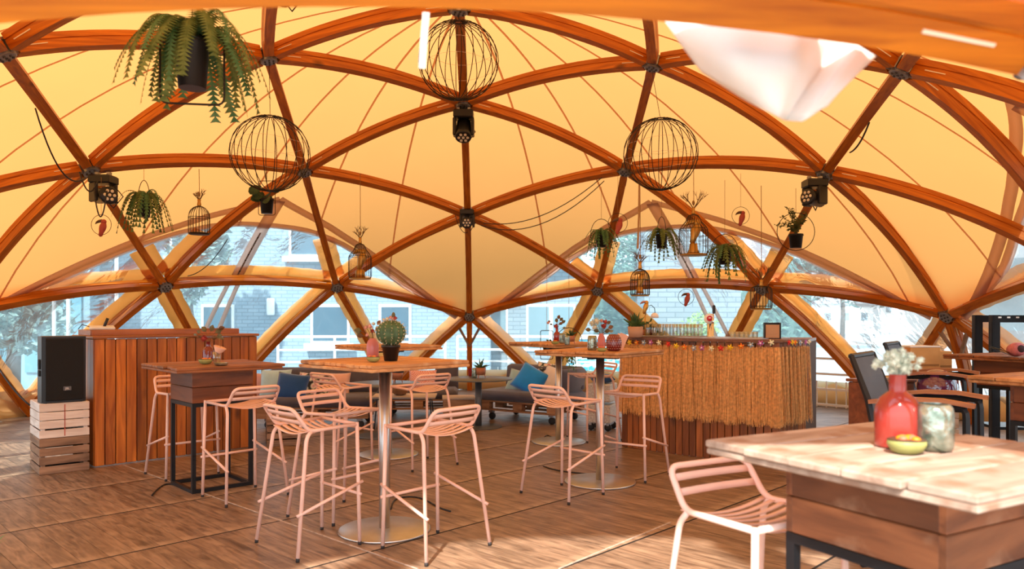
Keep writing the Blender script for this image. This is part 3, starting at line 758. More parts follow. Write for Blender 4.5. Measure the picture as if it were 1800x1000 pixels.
# boxed tables on black steel frames
BOXW = wood('stained_box', (0.10, 0.030, 0.014), (0.27, 0.085, 0.030), 0, 1.4, 11, .45, .5, .2, .15)
BOXP = wood('scuffed_box', (0.10, 0.032, 0.014), (0.36, 0.130, 0.050), 0, 1.4, 9, .55, .7, .25, 0, .4, (4, .56, .78), (0.48, 0.28, 0.17))
PALEW = wood('bleached_top', (0.27, 0.175, 0.125), (0.50, 0.385, 0.305), 0, 1.6, 12, .65, .4, .10, 0, .3, (7, .52, .66), (0.30, 0.165, 0.105))
def box_table(loc, rot, label, side, topmat, boxmat, z=1.015, bs=.50, bh=.235, npl=6, seed=2):
    t = thing('boxed_table', label, 'table', (loc[0], loc[1], 0), rot, 'boxed tables on black steel frames')
    plank_top(t, side, z, topmat, npl, .024, seed, 0)
    zt = z - .047; b = bs / 2; th = .022
    for k in range(4):
        R = RZ(k * PI / 2); L = bs if k % 2 == 0 else bs - 2 * th
        for j, (za, zb) in enumerate(((0, .5), (.5, 1))):
            h = bh * (zb - za); zc = zt - bh + bh * (za + zb) / 2
            M = R.to_4x4(); M.translation = R @ Vector((0, -b + th / 2, zc))
            o = MB().bbox((0, 0, 0), (L, th, h - .003), .003).build('box_board', boxmat, t); o.matrix_local = M
    zb = zt - bh; q = b - .015; bar = .03
    for sx in (-1, 1):
        for sy in (-1, 1): MB().box((sx * q, sy * q, zb / 2), (bar, bar, zb)).build('leg', BLACKM, t)
    for z_ in (zb - .015, .015):
        for s in (-1, 1):
            MB().box((s * q, 0, z_), (bar, 2 * q - bar, bar)).build('rail', BLACKM, t); MB().box((0, s * q, z_), (2 * q - bar, bar, bar)).build('rail', BLACKM, t)
    return t
T5 = box_table((-2.53, 6.26), math.radians(43), 'dark stained boxed table on black frame before the planked desk', .86, TOPB, BOXW, 1.02, .50, .255)
T6 = box_table((1.187, 2.20), math.radians(29), 'bleached boxed table in the foreground with the big coral vase', .84, PALEW, BOXP, 1.02, .50, .225, 5, 9)
# the cables on the floor
def cable(name, pts, label, r=.006):
    P = [Vector((p.x, p.y, r)) for p in pts]; out = []
    for a, b, c in zip(P, P[1:], P[2:]): out += arcpts((a + b) / 2, b, (b + c) / 2, 5)
    tag(MB().tube([P[0]] + out + [P[-1]], r, 6).build(name, BLACK, None, True), label, 'cable')
cable('floor_cable', [FP(792, 900), FP(770, 893), FP(747, 878), FP(720, 873), FP(692, 878), FP(687, 896)], 'black cable curling on the floor behind the cactus table foot')
cable('floor_cable', [FP(955, 820), FP(965, 824), FP(990, 830), FP(1035, 834)], 'black cable lying left of the dotted vase table foot')
cable('floor_cable', [FP(957, 769), FP(962, 765), FP(970, 769), FP(985, 772)], 'short black cable loop at the far steel table foot')
cable('floor_cable', [FP(267, 872), FP(275, 862), FP(290, 851), FP(310, 853), FP(345, 866)], 'black cable trailing from the boxed table frame')
# ------------------------------------------------------------------ planked DJ desk, crates, loudspeaker
PLK = wood('varnished_plank', (0.26, 0.066, 0.010), (0.60, 0.195, 0.028), 2, 1.3, 13, .42, .65, .38, .1)
PLKT = wood('varnished_rail', (0.235, 0.072, 0.020), (0.42, 0.145, 0.036), 0, 1.3, 13, .40, .5, .12, .2)
aD = math.atan2(.70, .713)
dj = thing('planked_desk', 'orange-brown planked desk with raised rim behind the loudspeaker', 'desk', (-3.91, 6.95, 0), aD)
LD, DD, HD = 1.60, .66, 1.205
w = LD / 17
for i in range(17):
    o = MB().bbox((0, 0, 0), (w - .008, .02, HD - .012), .005).build('plank', PLK, dj, loc=(w * (i + .5), .01 + random.uniform(0, .003), HD / 2 + .002))
for i in range(7):
    for x in (0.01, LD - .01):
        o = MB().bbox((0, 0, 0), (DD / 7 - .004, .02, HD - .012), .004).build('plank', PLK, dj, loc=(x, .02 + DD / 7 * (i + .5), HD / 2 + .002), rot=(0, 0, PI / 2))
MB().box((LD / 2, .028, HD / 2), (LD - .02, .008, HD - .02)).build('backing', plain('dark_backing', (.02, .009, .005), .9), dj)
MB().bbox((LD / 2, DD / 2 + .01, HD + .012), (LD + .03, DD + .06, .026), .005).build('desk_top', PLKT, dj)
MB().bbox((LD / 2 - .05, .18, HD + .052), (LD - .15, .022, .055), .004).build('rim_board', PLKT, dj)
MB().bbox((LD / 2 - .05, DD - .05, HD + .052), (LD - .15, .022, .055), .004).build('rim_board', PLKT, dj)
for x in (.03, LD - .13): MB().bbox((x, DD / 2 + .06, HD + .052), (.022, DD - .25, .055), .004).build('rim_board', PLKT, dj)
q = AT(178, 573, 7.25)
mx = thing('mixer_panel', 'small white control panel with black lever on the planked desk', 'control panel', (q.x - .02, q.y + .05, HD + .081), aD - .2)
MB().bbox((0, 0, .018), (.22, .14, .03), .008, RX(.12)).build('panel', plain('off_white_plastic', (.75, .74, .70), .4), mx)
MB().tube([(.02, 0, .03), (.05, .01, .11)], .014, 8).build('lever', BLACK, mx, True)
MB().tube([(-.11, 0, .03), (-.17, .02, .05), (-.2, .06, .005)], .004, 6).build('lead', BLACK, mx, True)

CRW = wood('whitewashed_crate', (0.64, 0.52, 0.45), (0.88, 0.79, 0.72), 0, 2.0, 14, .7, .35, .08, 0, .3)
CRB = wood('weathered_crate', (0.15, 0.085, 0.055), (0.42, 0.255, 0.16), 0, 2.0, 14, .75, .5, .22, 0, .3)
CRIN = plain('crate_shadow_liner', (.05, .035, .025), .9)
def crate(loc, rz, size, label, mat, nb=4, group='slatted wooden crates', gaps=(0, 0, .0, .014), stripe=None):
    W_, D_, H_ = size; t = thing('wooden_crate', label, 'crate', loc, rz, group)
    bh = (H_ - sum(gaps)) / nb; z = 0
    for i in range(nb):
        zz = z + bh / 2; z += bh + gaps[i % len(gaps)]
        for y in (.006, D_ - .006): MB().bbox((0, 0, 0), (W_, .012, bh - .003), .003).build('slat', mat, t, loc=(W_ / 2, y, zz), rot=(0, 0, random.uniform(-.004, .004)))
        for x in (.006, W_ - .006): MB().bbox((0, 0, 0), (D_ - .026, .012, bh - .003), .003).build('slat', mat, t, loc=(x, D_ / 2, zz), rot=(0, 0, PI / 2))
    for x in (.03, W_ - .03):
        for y in (.03, D_ - .03): MB().box((x, y, H_ / 2), (.032, .032, H_ - .01)).build('corner_post', mat, t)
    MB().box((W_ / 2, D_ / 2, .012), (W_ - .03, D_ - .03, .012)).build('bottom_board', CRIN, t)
    n = 4
    for i in range(n): MB().bbox((0, 0, 0), (W_ - .004, D_ / n - .006, .012), .003).build('top_board', mat, t, loc=(W_ / 2, D_ / n * (i + .5), H_ - .004))
    if stripe: MB().box((W_ * .5, -.0008, H_ * .5), (.008, .002, H_ * .92)).build('red_stripe', plain('faded_red_paint', (.42, .10, .07), .7, var=.3), t)
    return t
aC = math.atan2(.655, .756)
cb = crate((-4.20, 6.60, 0), aC, (.395, .50, .318), 'weathered brown crate on the floor under the white crate', CRB, 4, gaps=(.012, .006, .01, 0))
cw = crate((-4.20, 6.60, .322), aC, (.395, .50, .31), 'whitewashed crate with a red stripe under the loudspeaker', CRW, 4, gaps=(.012, .003, .003, 0), stripe=1)
crate((-2.66, 8.06, 0), math.radians(20), (.37, .40, .30), 'brown slatted crate behind the right end of the planked desk', CRB, 4, gaps=(.012, .012, .012, 0))
# loudspeaker
sp = thing('loudspeaker', 'black box loudspeaker standing on the white crate', 'loudspeaker', (-4.20, 6.60, .633), aC)
poly = [(.02, .02), (.05, .0), (.34, .0), (.37, .02), (.375, .16), (.32, .34), (.07, .34), (.01, .16)]
MB().prism(poly, .006, .60).build('cabinet', BLACK, sp)
GR = plain('speaker_grille', (.012, .012, .013), .6, .2, bump=.8, bscale=420)
MB().bbox((.195, -.006, .303), (.30, .018, .56), .008).build('grille', GR, sp)
for z in (.27, .35): MB().bbox((.016, .09, z), (.02, .07, .055 if z < .3 else .09), .006).build('handle_recess', plain('deep_black', (.004, .004, .004), .8), sp)
for x in (.05, .33):
    for y in (.03, .3): MB().lathe([(.014, 0), (.014, .007)], 8, (x, y, 0)).build('rubber_foot', PADM, sp)
pl = MB().bbox((.215, -.017, .13), (.062, .006, .038), .002).build('badge', plain('badge_grey', (.10, .10, .11), .4), sp)
tx = bpy.data.curves.new('badge_text', 'FONT'); tx.body = 'JBL'; tx.size = .026; tx.align_x = 'CENTER'; tx.extrude = .0005
tx.materials.append(plain('badge_white', (.75, .75, .75), .5)); to = bpy.data.objects.new('badge_text', tx); COL.objects.link(to); to.parent = pl
to.location = (.215, -.0205, .121); to.rotation_euler = (PI / 2, 0, 0)
sc = [AT(0, 650, 6.9), AT(25, 690, 6.8), AT(52, 712, 6.75)]
tag(MB().tube(arcpts(*[(p.x, p.y, p.z) for p in sc], 8), .008, 6).build('speaker_cable', BLACK, None, True), 'black cable slanting down to the whitewashed crate', 'cable')

# ------------------------------------------------------------------ straw-skirted bar
P = [Vector((1.20, 8.10, 0)), Vector((1.84, 7.50, 0)), Vector((2.50, 7.03, 0)), Vector((2.92, 7.40, 0))]
def cat(t):      # smooth front P0..P2, then the flat return facet
    if t <= 1:
        a, b, c = P[0], Vector((1.80, 7.46, 0)), P[2]
        return a * (1 - t) ** 2 + b * 2 * t * (1 - t) + c * t * t
    return P[2].lerp(P[3], t - 1)
def barpt(s):    # s in 0..1 by length
    return cat(s * BT)
BT = 2.0
pts = [cat(i / 60 * 2) for i in range(61)]; cum = [0]
for a, b in zip(pts, pts[1:]): cum.append(cum[-1] + (b - a).length)
LB = cum[-1]
def bs(d):
    d = max(0, min(LB, d))
    for i in range(60):
        if cum[i + 1] >= d - 1e-9:
            k = (d - cum[i]) / (cum[i + 1] - cum[i]); p = pts[i].lerp(pts[i + 1], k); t = (pts[i + 1] - pts[i]).normalized(); return p, t, Vector((t.y, -t.x, 0))
bar = thing('straw_bar', 'planked bar counter with a straw skirt', 'bar counter', P[0].lerp(P[2], .5))
Binv = Matrix.Translation(-bar.location)
HB = 1.165; npk = 30; wb = LB / npk
pk = MB().bbox((0, 0, 0), (wb - .008, .02, HB), .005).data('plank', wood('bar_plank', (0.16, 0.045, 0.012), (0.36, 0.12, 0.030), 2, 1.3, 13, .45, .6, .35, .1))
for i in range(npk):
    p, t, nv = bs(wb * (i + .5)); inst('plank', pk, bar, loc=(p.x - bar.location.x, p.y - bar.location.y, HB / 2), rot=(0, 0, math.atan2(t.y, t.x)))
mbk = MB()
for i in range(24):
    p, t, nv = bs(LB * (i + .5) / 24); mbk.box((p.x - nv.x * .02, p.y - nv.y * .02, HB / 2), (LB / 24 + .02, .008, HB - .02), RZ(math.atan2(t.y, t.x)))
mbk.build('backing', plain('dark_backing', (.02, .009, .005), .9), bar, M=Binv.copy())
outer = [bs(LB * i / 30)[0] + bs(LB * i / 30)[2] * .05 for i in range(31)]
inner = [Vector((3.22, 7.86, 0)), Vector((2.55, 8.1, 0)), Vector((1.62, 8.62, 0))]
MB().prism([(p.x, p.y) for p in outer] + [(p.x, p.y) for p in inner], HB, HB + .028).build('counter_top', wood('bar_top', (0.10, 0.035, 0.015), (0.22, 0.09, 0.04), 0, 1.3, 13, .4, .4, .1, .1), bar, M=Binv.copy())
MB().prism([(1.72, 7.86), (2.45, 7.32), (2.85, 7.62), (1.95, 8.2)], HB + .0285, HB + .034).build('drip_tray', BRUSHED, bar, M=Binv.copy())
MB().box((3.05, 7.62, HB / 2), (.02, .5, HB), RZ(math.radians(-35))).build('end_panel', plain('dark_end_panel', (.08, .04, .025), .6), bar, M=Binv.copy())
MB().box((1.42, 8.38, HB / 2), (.02, .52, HB), RZ(math.radians(-35))).build('end_panel', plain('white_end_panel', (.7, .66, .6), .6), bar, M=Binv.copy())
# straw: thousands of strands, one mass
STRAW = plain('straw', (0.80, 0.42, 0.15), .7, var=.30, scale=40, spec=.3)
rnd = random.Random(5); mb = MB()
dk = cum[30]
for i in range(2700):
    d = rnd.uniform(0, LB) if i < 2500 else dk + rnd.uniform(-.03, .03); p, t, nv = bs(d)
    if i >= 2500: nv = (bs(dk - .05)[2].lerp(bs(dk + .05)[2], rnd.random())).normalized(); p = bs(dk)[0]; t = Vector((-nv.y, nv.x, 0))
    clump = .5 + .5 * math.sin(d * 31 + math.sin(d * 57) * 1.4)
    top = 1.115 + rnd.uniform(-.01, .012); bot = .405 + rnd.uniform(-.03, .05) - .02 * clump
    off = .022 + rnd.uniform(0, .022) + .024 * clump; x0 = rnd.uniform(-.006, .006); lean = rnd.gauss(0, .012)
    c = []
    for k in range(5):
        f = k / 4; c.append(p + nv * (off * (.75 + .45 * f) + rnd.uniform(-.003, .003)) + t * (x0 + lean * f + rnd.uniform(-.005, .005)) + Vector((0, 0, top + (bot - top) * f)))
    sd = (t * math.cos(rnd.uniform(-.6, .6)) + nv * math.sin(rnd.uniform(-.6, .6))); wd = rnd.uniform(.0022, .0045)
    mb.ribbon(c, sd, wd)
so = mb.build('straw_skirt', STRAW, bar, M=Binv.copy()); so['kind'] = 'stuff'; so['label'] = 'frayed golden straw skirt'
# paper flower garland
gar = thing('flower_garland', 'string of small coloured paper flowers across the straw skirt', 'garland', bar.location)
FC = [('red', (.62, .02, .02), (.8, .1, .05)), ('yellow', (.85, .58, .02), (.9, .7, .1)), ('orange', (.85, .20, .02), (.9, .6, .1)), ('blue', (.30, .42, .55), (.9, .9, .9)), ('violet', (.45, .12, .38), (.95, .75, .85)), ('cream', (.75, .76, .50), (.9, .9, .8))]
fl = []
for nm, c, c2 in FC:
    d_ = MB(); pz = []
    for k in range(5):
        a0 = k * 2 * PI / 5
        for s in range(5): a = a0 + (s - 2) * .26; r_ = .030 * (1 - .06 * (s - 2) ** 2) if s not in (0, 4) else .014; pz.append((r_ * math.cos(a), r_ * math.sin(a)))
    n = len(pz); d_.add([(0, -.008, 0)] + [(x, 0, z) for x, z in pz], [(0, 1 + (i + 1) % n, 1 + i) for i in range(n)])
    fl.append((d_.data('flower', plain('flower_' + nm, c, .8)), MB().ball((0, -.012, 0), .009, 8, 5).data('flower_centre', plain('flower_centre_' + nm, c2, .8))))
def dpx(px):     # distance along the bar front seen at column px
    best = min(range(400), key=lambda i: abs(900 + F * bs(LB * i / 399)[0].x / bs(LB * i / 399)[0].y - px)); return LB * best / 399
cord = []
for i, (cx, cy) in enumerate(zip([70, 113, 152, 191, 232, 275, 329, 374, 418, 470, 516, 568, 622, 671, 736, 789, 843, 900, 942, 962, 980, 1008, 1038, 1058],
                                 [258, 262, 264, 264, 263, 264, 272, 282, 290, 294, 293, 296, 296, 290, 284, 276, 267, 263, 262, 262, 263, 264, 262, 260])):
    p, t, nv = bs(dpx(1080 + .31 * cx)); z = CAMH - (520 + .31 * cy - HOR) / F * p.y; q = p + nv * .085
    o = inst('flower', fl[i % 6][0], gar, loc=(q.x - gar.location.x, q.y - gar.location.y, z), rot=(0, random.uniform(0, 1), math.atan2(t.y, t.x)), scale=(1.02,) * 3)
    inst('flower_centre', fl[i % 6][1], o); cord.append((q.x - gar.location.x - nv.x * .006, q.y - gar.location.y - nv.y * .006, z + .012))
MB().tube(cord, .002, 5).build('string', CORD, gar)

# ------------------------------------------------------------------ pallet sofas and cushions
PAL = wood('pallet_wood', (0.24, 0.11, 0.055), (0.50, 0.28, 0.15), 0, 2, 13, .75, .5, .2, 0, .3)
SOFA = plain('charcoal_upholstery', (.080, .072, .098), .75, var=.12, bump=.25, bscale=180, sheen=.3)
CAST = plain('caster_rubber', (.02, .02, .022), .6)
def cushion(name, w, h, th, mat, parent=None, n=12, pw=.5):
    mb = MB(); vs = []; fs = []
    for side in (1, -1):
        for i in range(n + 1):
            for j in range(n + 1):
                x = -1 + 2 * i / n; y = -1 + 2 * j / n
                e = max(0, (1 - abs(x) ** 2.4)) ** pw * max(0, (1 - abs(y) ** 2.4)) ** pw
                k = 1 - .07 * (1 - abs(x)) * abs(y) ** 4 - .0; kx = 1 - .07 * (1 - y * y) * abs(x) ** 3 ; ky = 1 - .07 * (1 - x * x) * abs(y) ** 3
                vs.append((x * w / 2 * kx, y * h / 2 * ky, side * th / 2 * e))
    m = (n + 1) ** 2
    for i in range(n):
        for j in range(n):
            a = i * (n + 1) + j; q = (a, a + n + 1, a + n + 2, a + 1); fs.append(q); fs.append(tuple(m + z for z in reversed(q)))
    mb.add(vs, fs); o = mb.build(name, mat, parent, True)
    md = o.modifiers.new('w', 'WELD'); md.merge_threshold = .0005
    return o
def slab(name, size, mat, parent, loc, rot=None, b=.03):
    o = MB().bbox((0, 0, 0), size, b).build(name, mat, parent, loc=loc); smooth_angle(o, 50)
    if rot: o.rotation_euler = rot
    return o
def pallet_sofa(loc, rz, L, D, label, back=True, castersz=True, endback=None, H0=.13):
    t = thing('pallet_sofa', label, 'sofa', loc, rz, 'charcoal pallet sofas')
    for i in range(6): MB().bbox((0, 0, 0), (L, D / 6 - .02, .02), .003).build('deck_board', PAL, t, loc=(0, -D / 2 + D / 6 * (i + .5), H0 + .128))
    for y in (-D / 2 + .06, 0, D / 2 - .06):
        MB().bbox((0, 0, 0), (L, .10, .02), .003).build('runner', PAL, t, loc=(0, y, H0 + .01))
        for x in (-L / 2 + .07, 0, L / 2 - .07): MB().bbox((0, 0, 0), (.14, .10, .096), .004).build('block', PAL, t, loc=(x, y, H0 + .069))
    for x in (-L / 2 + .12, L / 2 - .12):
        for y in (-D / 2 + .10, D / 2 - .10):
            c = MB().box((x, y, H0 - .02), (.07, .05, .035)).build('caster', STEEL, t)
            MB().lathe([(.02, -.018), (.048, -.016), (.048, .016), (.02, .018)], 16, (x + .01, y, .048), RX(PI / 2)).build('wheel', CAST, c, True)
    slab('mattress', (L + .1, D + .02, .13), SOFA, t, (-.03, -.01, H0 + .205), None, .04)
    if back: slab('back_cushion', (L + .05, .12, .34), SOFA, t, (0, D / 2 - .08, H0 + .43), (-.14, 0, 0), .04)
    if endback: slab('end_cushion', (.12, D * .8, .34), SOFA, t, (endback * (L / 2 - .02), .03, H0 + .42), (0, endback * .22, 0), .04)
    return t
sR = pallet_sofa((.285, 10.25, 0), math.atan2(-.555, .83), 1.20, .80, 'charcoal pallet sofa on casters with the bright blue cushion', True, endback=1)
sL = pallet_sofa((-2.52, 9.72, 0), 0.02, 1.40, .80, 'charcoal pallet sofa with navy and floral cushions behind the stools', True)
sM = pallet_sofa((-1.32, 10.62, 0), 0.06, 1.05, .75, 'charcoal pallet sofa with a pink woven cushion in the middle', False, endback=None)
slab('back_cushion', (.34, .12, .46), SOFA, sM, (.38, .24, .55), (-.1, 0, 0), .04)
def fab(name, c, v=.08): return plain('fabric_' + name, c, .85, var=v, bump=.2, bscale=150, sheen=.4)
FLOR = None
def floral():
    m, N, L = nt('floral_fabric'); o = N.new('ShaderNodeOutputMaterial'); p = N.new('ShaderNodeBsdfPrincipled'); p.inputs['Roughness'].default_value = .85
    tc = N.new('ShaderNodeTexCoord'); v = N.new('ShaderNodeTexVoronoi'); v.inputs['Scale'].default_value = 13; L.new(tc.outputs['Object'], v.inputs['Vector'])
    r = N.new('ShaderNodeValToRGB'); e = r.color_ramp.elements; e[0].position = .10; e[0].color = (.55, .12, .18, 1); e[1].position = .30; e[1].color = (.78, .55, .52, 1)
    for ps, c in ((.48, (.80, .72, .62, 1)), (.58, (.25, .28, .22, 1)), (.66, (.02, .02, .03, 1))): x = e.new(ps); x.color = c
    L.new(v.outputs['Distance'], r.inputs[0]); L.new(r.outputs[0], p.inputs['Base Color']); L.new(p.outputs[0], o.inputs[0]); return m
FLOR = floral()
def woven():
    m, N, L = nt('pink_woven'); o = N.new('ShaderNodeOutputMaterial'); p = N.new('ShaderNodeBsdfPrincipled'); p.inputs['Roughness'].default_value = .9
    tc = N.new('ShaderNodeTexCoord'); v = N.new('ShaderNodeTexChecker'); v.inputs['Scale'].default_value = 60; v.inputs['Color1'].default_value = (.70, .22, .20, 1); v.inputs['Color2'].default_value = (.85, .60, .55, 1)
    L.new(tc.outputs['Object'], v.inputs['Vector']); L.new(v.outputs['Color'], p.inputs['Base Color']); L.new(p.outputs[0], o.inputs[0]); return m
WOV = woven()
def put_cushion(px, py, Y, w, h, th, mat, label, rx=1.25, rz=0.0, ry=0.0):
    q = AT(px, py, Y); o = cushion('cushion', w, h, th, mat); o.location = q; o.rotation_euler = (rx, ry, rz); tag(o, label, 'cushion', 'loose sofa cushions')
put_cushion(932, 668, 10.2, .44, .40, .17, fab('blue', (.004, .26, .85)), 'bright blue cushion leaning on the right pallet sofa', 1.1, -.5, .45)
put_cushion(916, 673, 10.45, .42, .36, .15, fab('seafoam', (.30, .48, .53)), 'grey-green cushion behind the bright blue cushion', 1.15, -.35, .2)
put_cushion(975, 672, 10.15, .42, .42, .18, fab('chalk', (.72, .66, .64)), 'round chalk-white cushion right of the bright blue one', 1.2, -.6, .2)
put_cushion(960, 655, 10.5, .34, .30, .12, FLOR, 'patterned cushion peeking above the bright blue one', 1.15, -.5, .1)
put_cushion(484, 676, 9.75, .40, .42, .18, fab('skyblue', (.42, .64, .72)), 'pale blue rounded cushion left of the navy one', 1.2, .1, 0)
put_cushion(513, 680, 9.45, .42, .36, .16, fab('navy', (.005, .065, .24)), 'navy velvet cushion on the left pallet sofa', 1.2, -.05, .12)
put_cushion(552, 678, 9.85, .46, .34, .14, FLOR, 'floral cushion right of the navy one', 1.25, -.1, .08)
put_cushion(592, 677, 9.9, .36, .34, .13, fab('peach', (.72, .42, .34)), 'peach cushion behind the distant stool', 1.3, 0, 0)
put_cushion(462, 678, 9.95, .25, .36, .12, fab('rose', (.65, .35, .33)), 'thin rose cushion at the end by the planked desk', 1.3, .3, 0)
put_cushion(655, 662, 10.5, .36, .32, .12, FLOR, 'floral cushion behind the cactus table pole', 1.25, 0, 0)
put_cushion(742, 669, 10.5, .40, .32, .14, WOV, 'pink woven cushion behind the distant stool back', 1.2, -.1, 0)
# low slatted table with wire legs and bowl
lt = thing('low_table', 'low pale slatted table on thin black legs between the sofas', 'table', (-1.37, 9.50, 0), .05)
for i in range(5): MB().bbox((0, 0, 0), (.80, .095, .022), .003).build('top_slat', wood('grey_pale_slat', (.42, .34, .28), (.66, .56, .48), 0, 2, 13, .7, .4, .15), lt, loc=(0, -.2 + .1 * i, .399))
MB().box((0, 0, .38), (.7, .4, .016)).build('frame', BLACKM, lt)
for x in (-.33, .33):
    for y in (-.18, .18): MB().tube([(x, y, .375), (x * 1.1, y * 1.1, 0)], .008, 6).build('leg', BLACKM, lt)
bw = AT(702, 689, 9.45)
tag(MB().lathe([(.04, 0), (.075, .012), (.105, .05), (.112, .085), (.10, .095), (.092, .085), (.07, .03), (.0, .02)], 22).build('basket_bowl', plain('rattan', (.24, .12, .055), .8, var=.3, bump=.6, bscale=120), None, True, loc=(bw.x, 9.5, .411)), 'round brown rattan bowl on the low slatted table', 'bowl')
pb = thing('planter_bench', 'low weathered box bench beside the round table pole', 'bench', (-.72, 10.03, 0), .1)
for i in range(3):
    for y in (-.20, .20): MB().bbox((0, 0, 0), (.42, .02, .10), .003).build('side_board', PAL, pb, loc=(0, y, .055 + .104 * i))
    for x in (-.20, .20): MB().bbox((0, 0, 0), (.02, .38, .10), .003).build('side_board', PAL, pb, loc=(x, 0, .055 + .104 * i))
for i in range(4): MB().bbox((0, 0, 0), (.44, .104, .02), .003).build('top_board', MATS['grey_pale_slat'], pb, loc=(0, -.162 + .108 * i, .326))
# crate of blue cloths and a white trolley left of the bar
tr = thing('bottle_trolley', 'white perforated box on casters left of the bar', 'trolley', (1.13, 9.32, 0), -.4)
PERF = plain('white_perforated', (.62, .60, .56), .6, var=.3, scale=60)
for z in (.10, .36): MB().bbox((0, 0, z + .11), (.30, .34, .22), .01).build('tub', PERF, tr)
for x in (-.11, .11):
    for y in (-.12, .12): MB().lathe([(.02, -.015), (.045, -.012), (.045, .012), (.02, .015)], 14, (x, y, .045), RX(PI / 2)).build('wheel', CAST, tr, True)
    MB().box((x, 0, .085), (.03, .3, .03)).build('base_bar', STEEL, tr)
bl = cushion('folded_cloth', .30, .26, .12, fab('royal', (.01, .07, .22), .3)); bl.location = (1.13, 9.31, .64); tag(bl, 'crumpled dark blue cloth on the white perforated box', 'cloth')
# ------------------------------------------------------------------ right-hand furniture
T8 = box_table((3.53, 4.66), math.radians(29), 'boxed plank table at the right edge beside the armchairs', .84, TOPW, BOXW, 1.03, .50, .235, 5, 21)
T7 = box_table((4.66, 6.84), math.radians(24), 'far boxed plank table at the right edge with the pink protea', .86, TOPB, BOXW, 1.06, .50, .235, 6, 22)
SLING = plain('grey_sling', (.085, .10, .125), .7, var=.08, bump=.2, bscale=300)
CHFR = plain('dark_aluminium', (.022, .025, .030), .4, .4)
TEAK = wood('teak_arm', (0.30, 0.10, 0.028), (0.52, 0.20, 0.055), 1, 1.3, 16, .4, .3, .1, .2)
def armchair(loc, rz, label):
    t = thing('bar_armchair', label, 'chair', loc, rz, 'tall black armchairs with teak arms')
    w = .265; sz = .70
    for s in (-1, 1):
        MB().tube(fillet([(s * w, .24, 0), (s * w, .23, .935), (s * w, -.20, .925)], .05, 4), [.017] * 7, 4).build('arm_frame', CHFR, t)
        MB().tube([(s * w, -.27, 0), (s * w, -.20, .70), (s * w * .96, -.25, .95), (s * w * .92, -.34, 1.19)], [.018, .018, .018, .015], 4).build('leg', CHFR, t)
        pts = [(s * w, .27, .945), (s * w, .12, .965), (s * w, -.05, .962), (s * w, -.24, .935)]
        MB().ribbon(pts, Vector((1, 0, 0)), .05, .022).build('armrest', TEAK, t)
        MB().tube([(s * w, .235, sz - .02), (s * w, -.2, sz - .03)], .014, 4).build('seat_rail', CHFR, t)
        MB().tube([(s * w, .24, .28), (s * w, -.235, .28)], .012, 4).build('stretcher', CHFR, t)
    pts = [(0, .24, sz), (0, .05, sz - .02), (0, -.15, sz - .02), (0, -.215, sz + .03)]
    MB().ribbon(pts, Vector((1, 0, 0)), .49, .012).build('seat', SLING, t)
    pts = [(0, -.215, sz + .05), (0, -.24, sz + .2), (0, -.285, sz + .36), (0, -.335, sz + .47)]
    MB().ribbon(pts, Vector((1, 0, 0)), .47, .012).build('backrest', SLING, t)
    MB().tube([(-.245, -.342, 1.185), (.245, -.342, 1.185)], .016, 6).build('top_rail', CHFR, t)
    MB().tube([(-w, .235, .28), (w, .235, .28)], .012, 6).build('foot_rail', CHFR, t)
    return t
ra = math.atan2(-.63, .78) - PI / 2
c1 = armchair((2.36, 4.23, 0), ra, 'black sling armchair with teak arms nearest the coral vase')
c2 = armchair((3.50, 6.12, 0), ra, 'black sling armchair holding the glossy purple ball')
q = AT(1650, 681, 5.62)
pbm = MB(); pbm.ball((0, 0, 0), .150, 24, 14)
tag(pbm.build('glossy_ball', plain('purple_gloss', (.10, .025, .085), .08, spec=.8, coat=1), None, True, loc=(3.42, 5.97, .690 + .150)), 'glossy dark purple ball lying on the rear armchair', 'ball')
bc = cushion('folded_cloth', .26, .30, .10, fab('deepblue', (.005, .035, .14), .3)); bc.location = (3.33, 6.22, .76); bc.rotation_euler = (.1, .1, ra); tag(bc, 'dark blue cloth beside the purple ball', 'cloth')
cab = thing('wooden_cabinet', 'narrow reddish wooden cabinet behind the black armchair', 'cabinet', (3.06, 6.16, 0), .5)
for i in range(3): MB().bbox((0, 0, 0), (.13, .02, .86), .004).build('front_board', BOXW, cab, loc=(-.13 + .133 * i, -.15, .44))
for s in (-1, 1): MB().bbox((0, 0, 0), (.02, .30, .86), .004).build('side_board', BOXW, cab, loc=(s * .20, 0, .44))
MB().bbox((0, 0, .885), (.44, .34, .025), .004).build('top_board', BOXW, cab); MB().box((0, 0, .01), (.38, .3, .02)).build('base', BLACK, cab)
# pale crate stack with cardboard boxes
PALEC = wood('pale_crate', (.42, .22, .12), (.66, .42, .27), 0, 2, 13, .7, .4, .15)
crate((3.95, 7.30, 0), .12, (.48, .40, .40), 'pale slatted crate on the floor under the cardboard boxes', PALEC, 4, 'slatted wooden crates', (.008, .008, .008, 0))
crate((3.95, 7.30, .404), .12, (.48, .40, .40), 'pale slatted crate directly under the cardboard boxes', PALEC, 4, 'slatted wooden crates', (.008, .008, .008, 0))
CARD = plain('cardboard', (.62, .30, .09), .8, var=.08)
def carton(loc, size, rz, label, lid=True):
    t = thing('carton', label, 'box', loc, rz, 'cardboard cartons'); a, b, c = size
    MB().bbox((0, 0, c / 2), (a, b, c), .004).build('body', CARD, t)
    MB().box((0, -b / 2 - .001, c * .42), (a * .9, .003, .02)).build('seam', plain('carton_seam', (.34, .15, .04), .8), t)
    if lid: MB().bbox((0, 0, c + .008), (a * 1.01, b * 1.01, .014), .003).build('lid', plain('paper_white', (.82, .78, .72), .7), t)
carton((4.08, 7.50, .806), (.32, .28, .30), .12, 'orange cardboard carton with white lid behind the dried flowers')
carton((4.33, 7.56, .806), (.14, .24, .26), .12, 'narrow cardboard carton right of the white-lidded one', False)
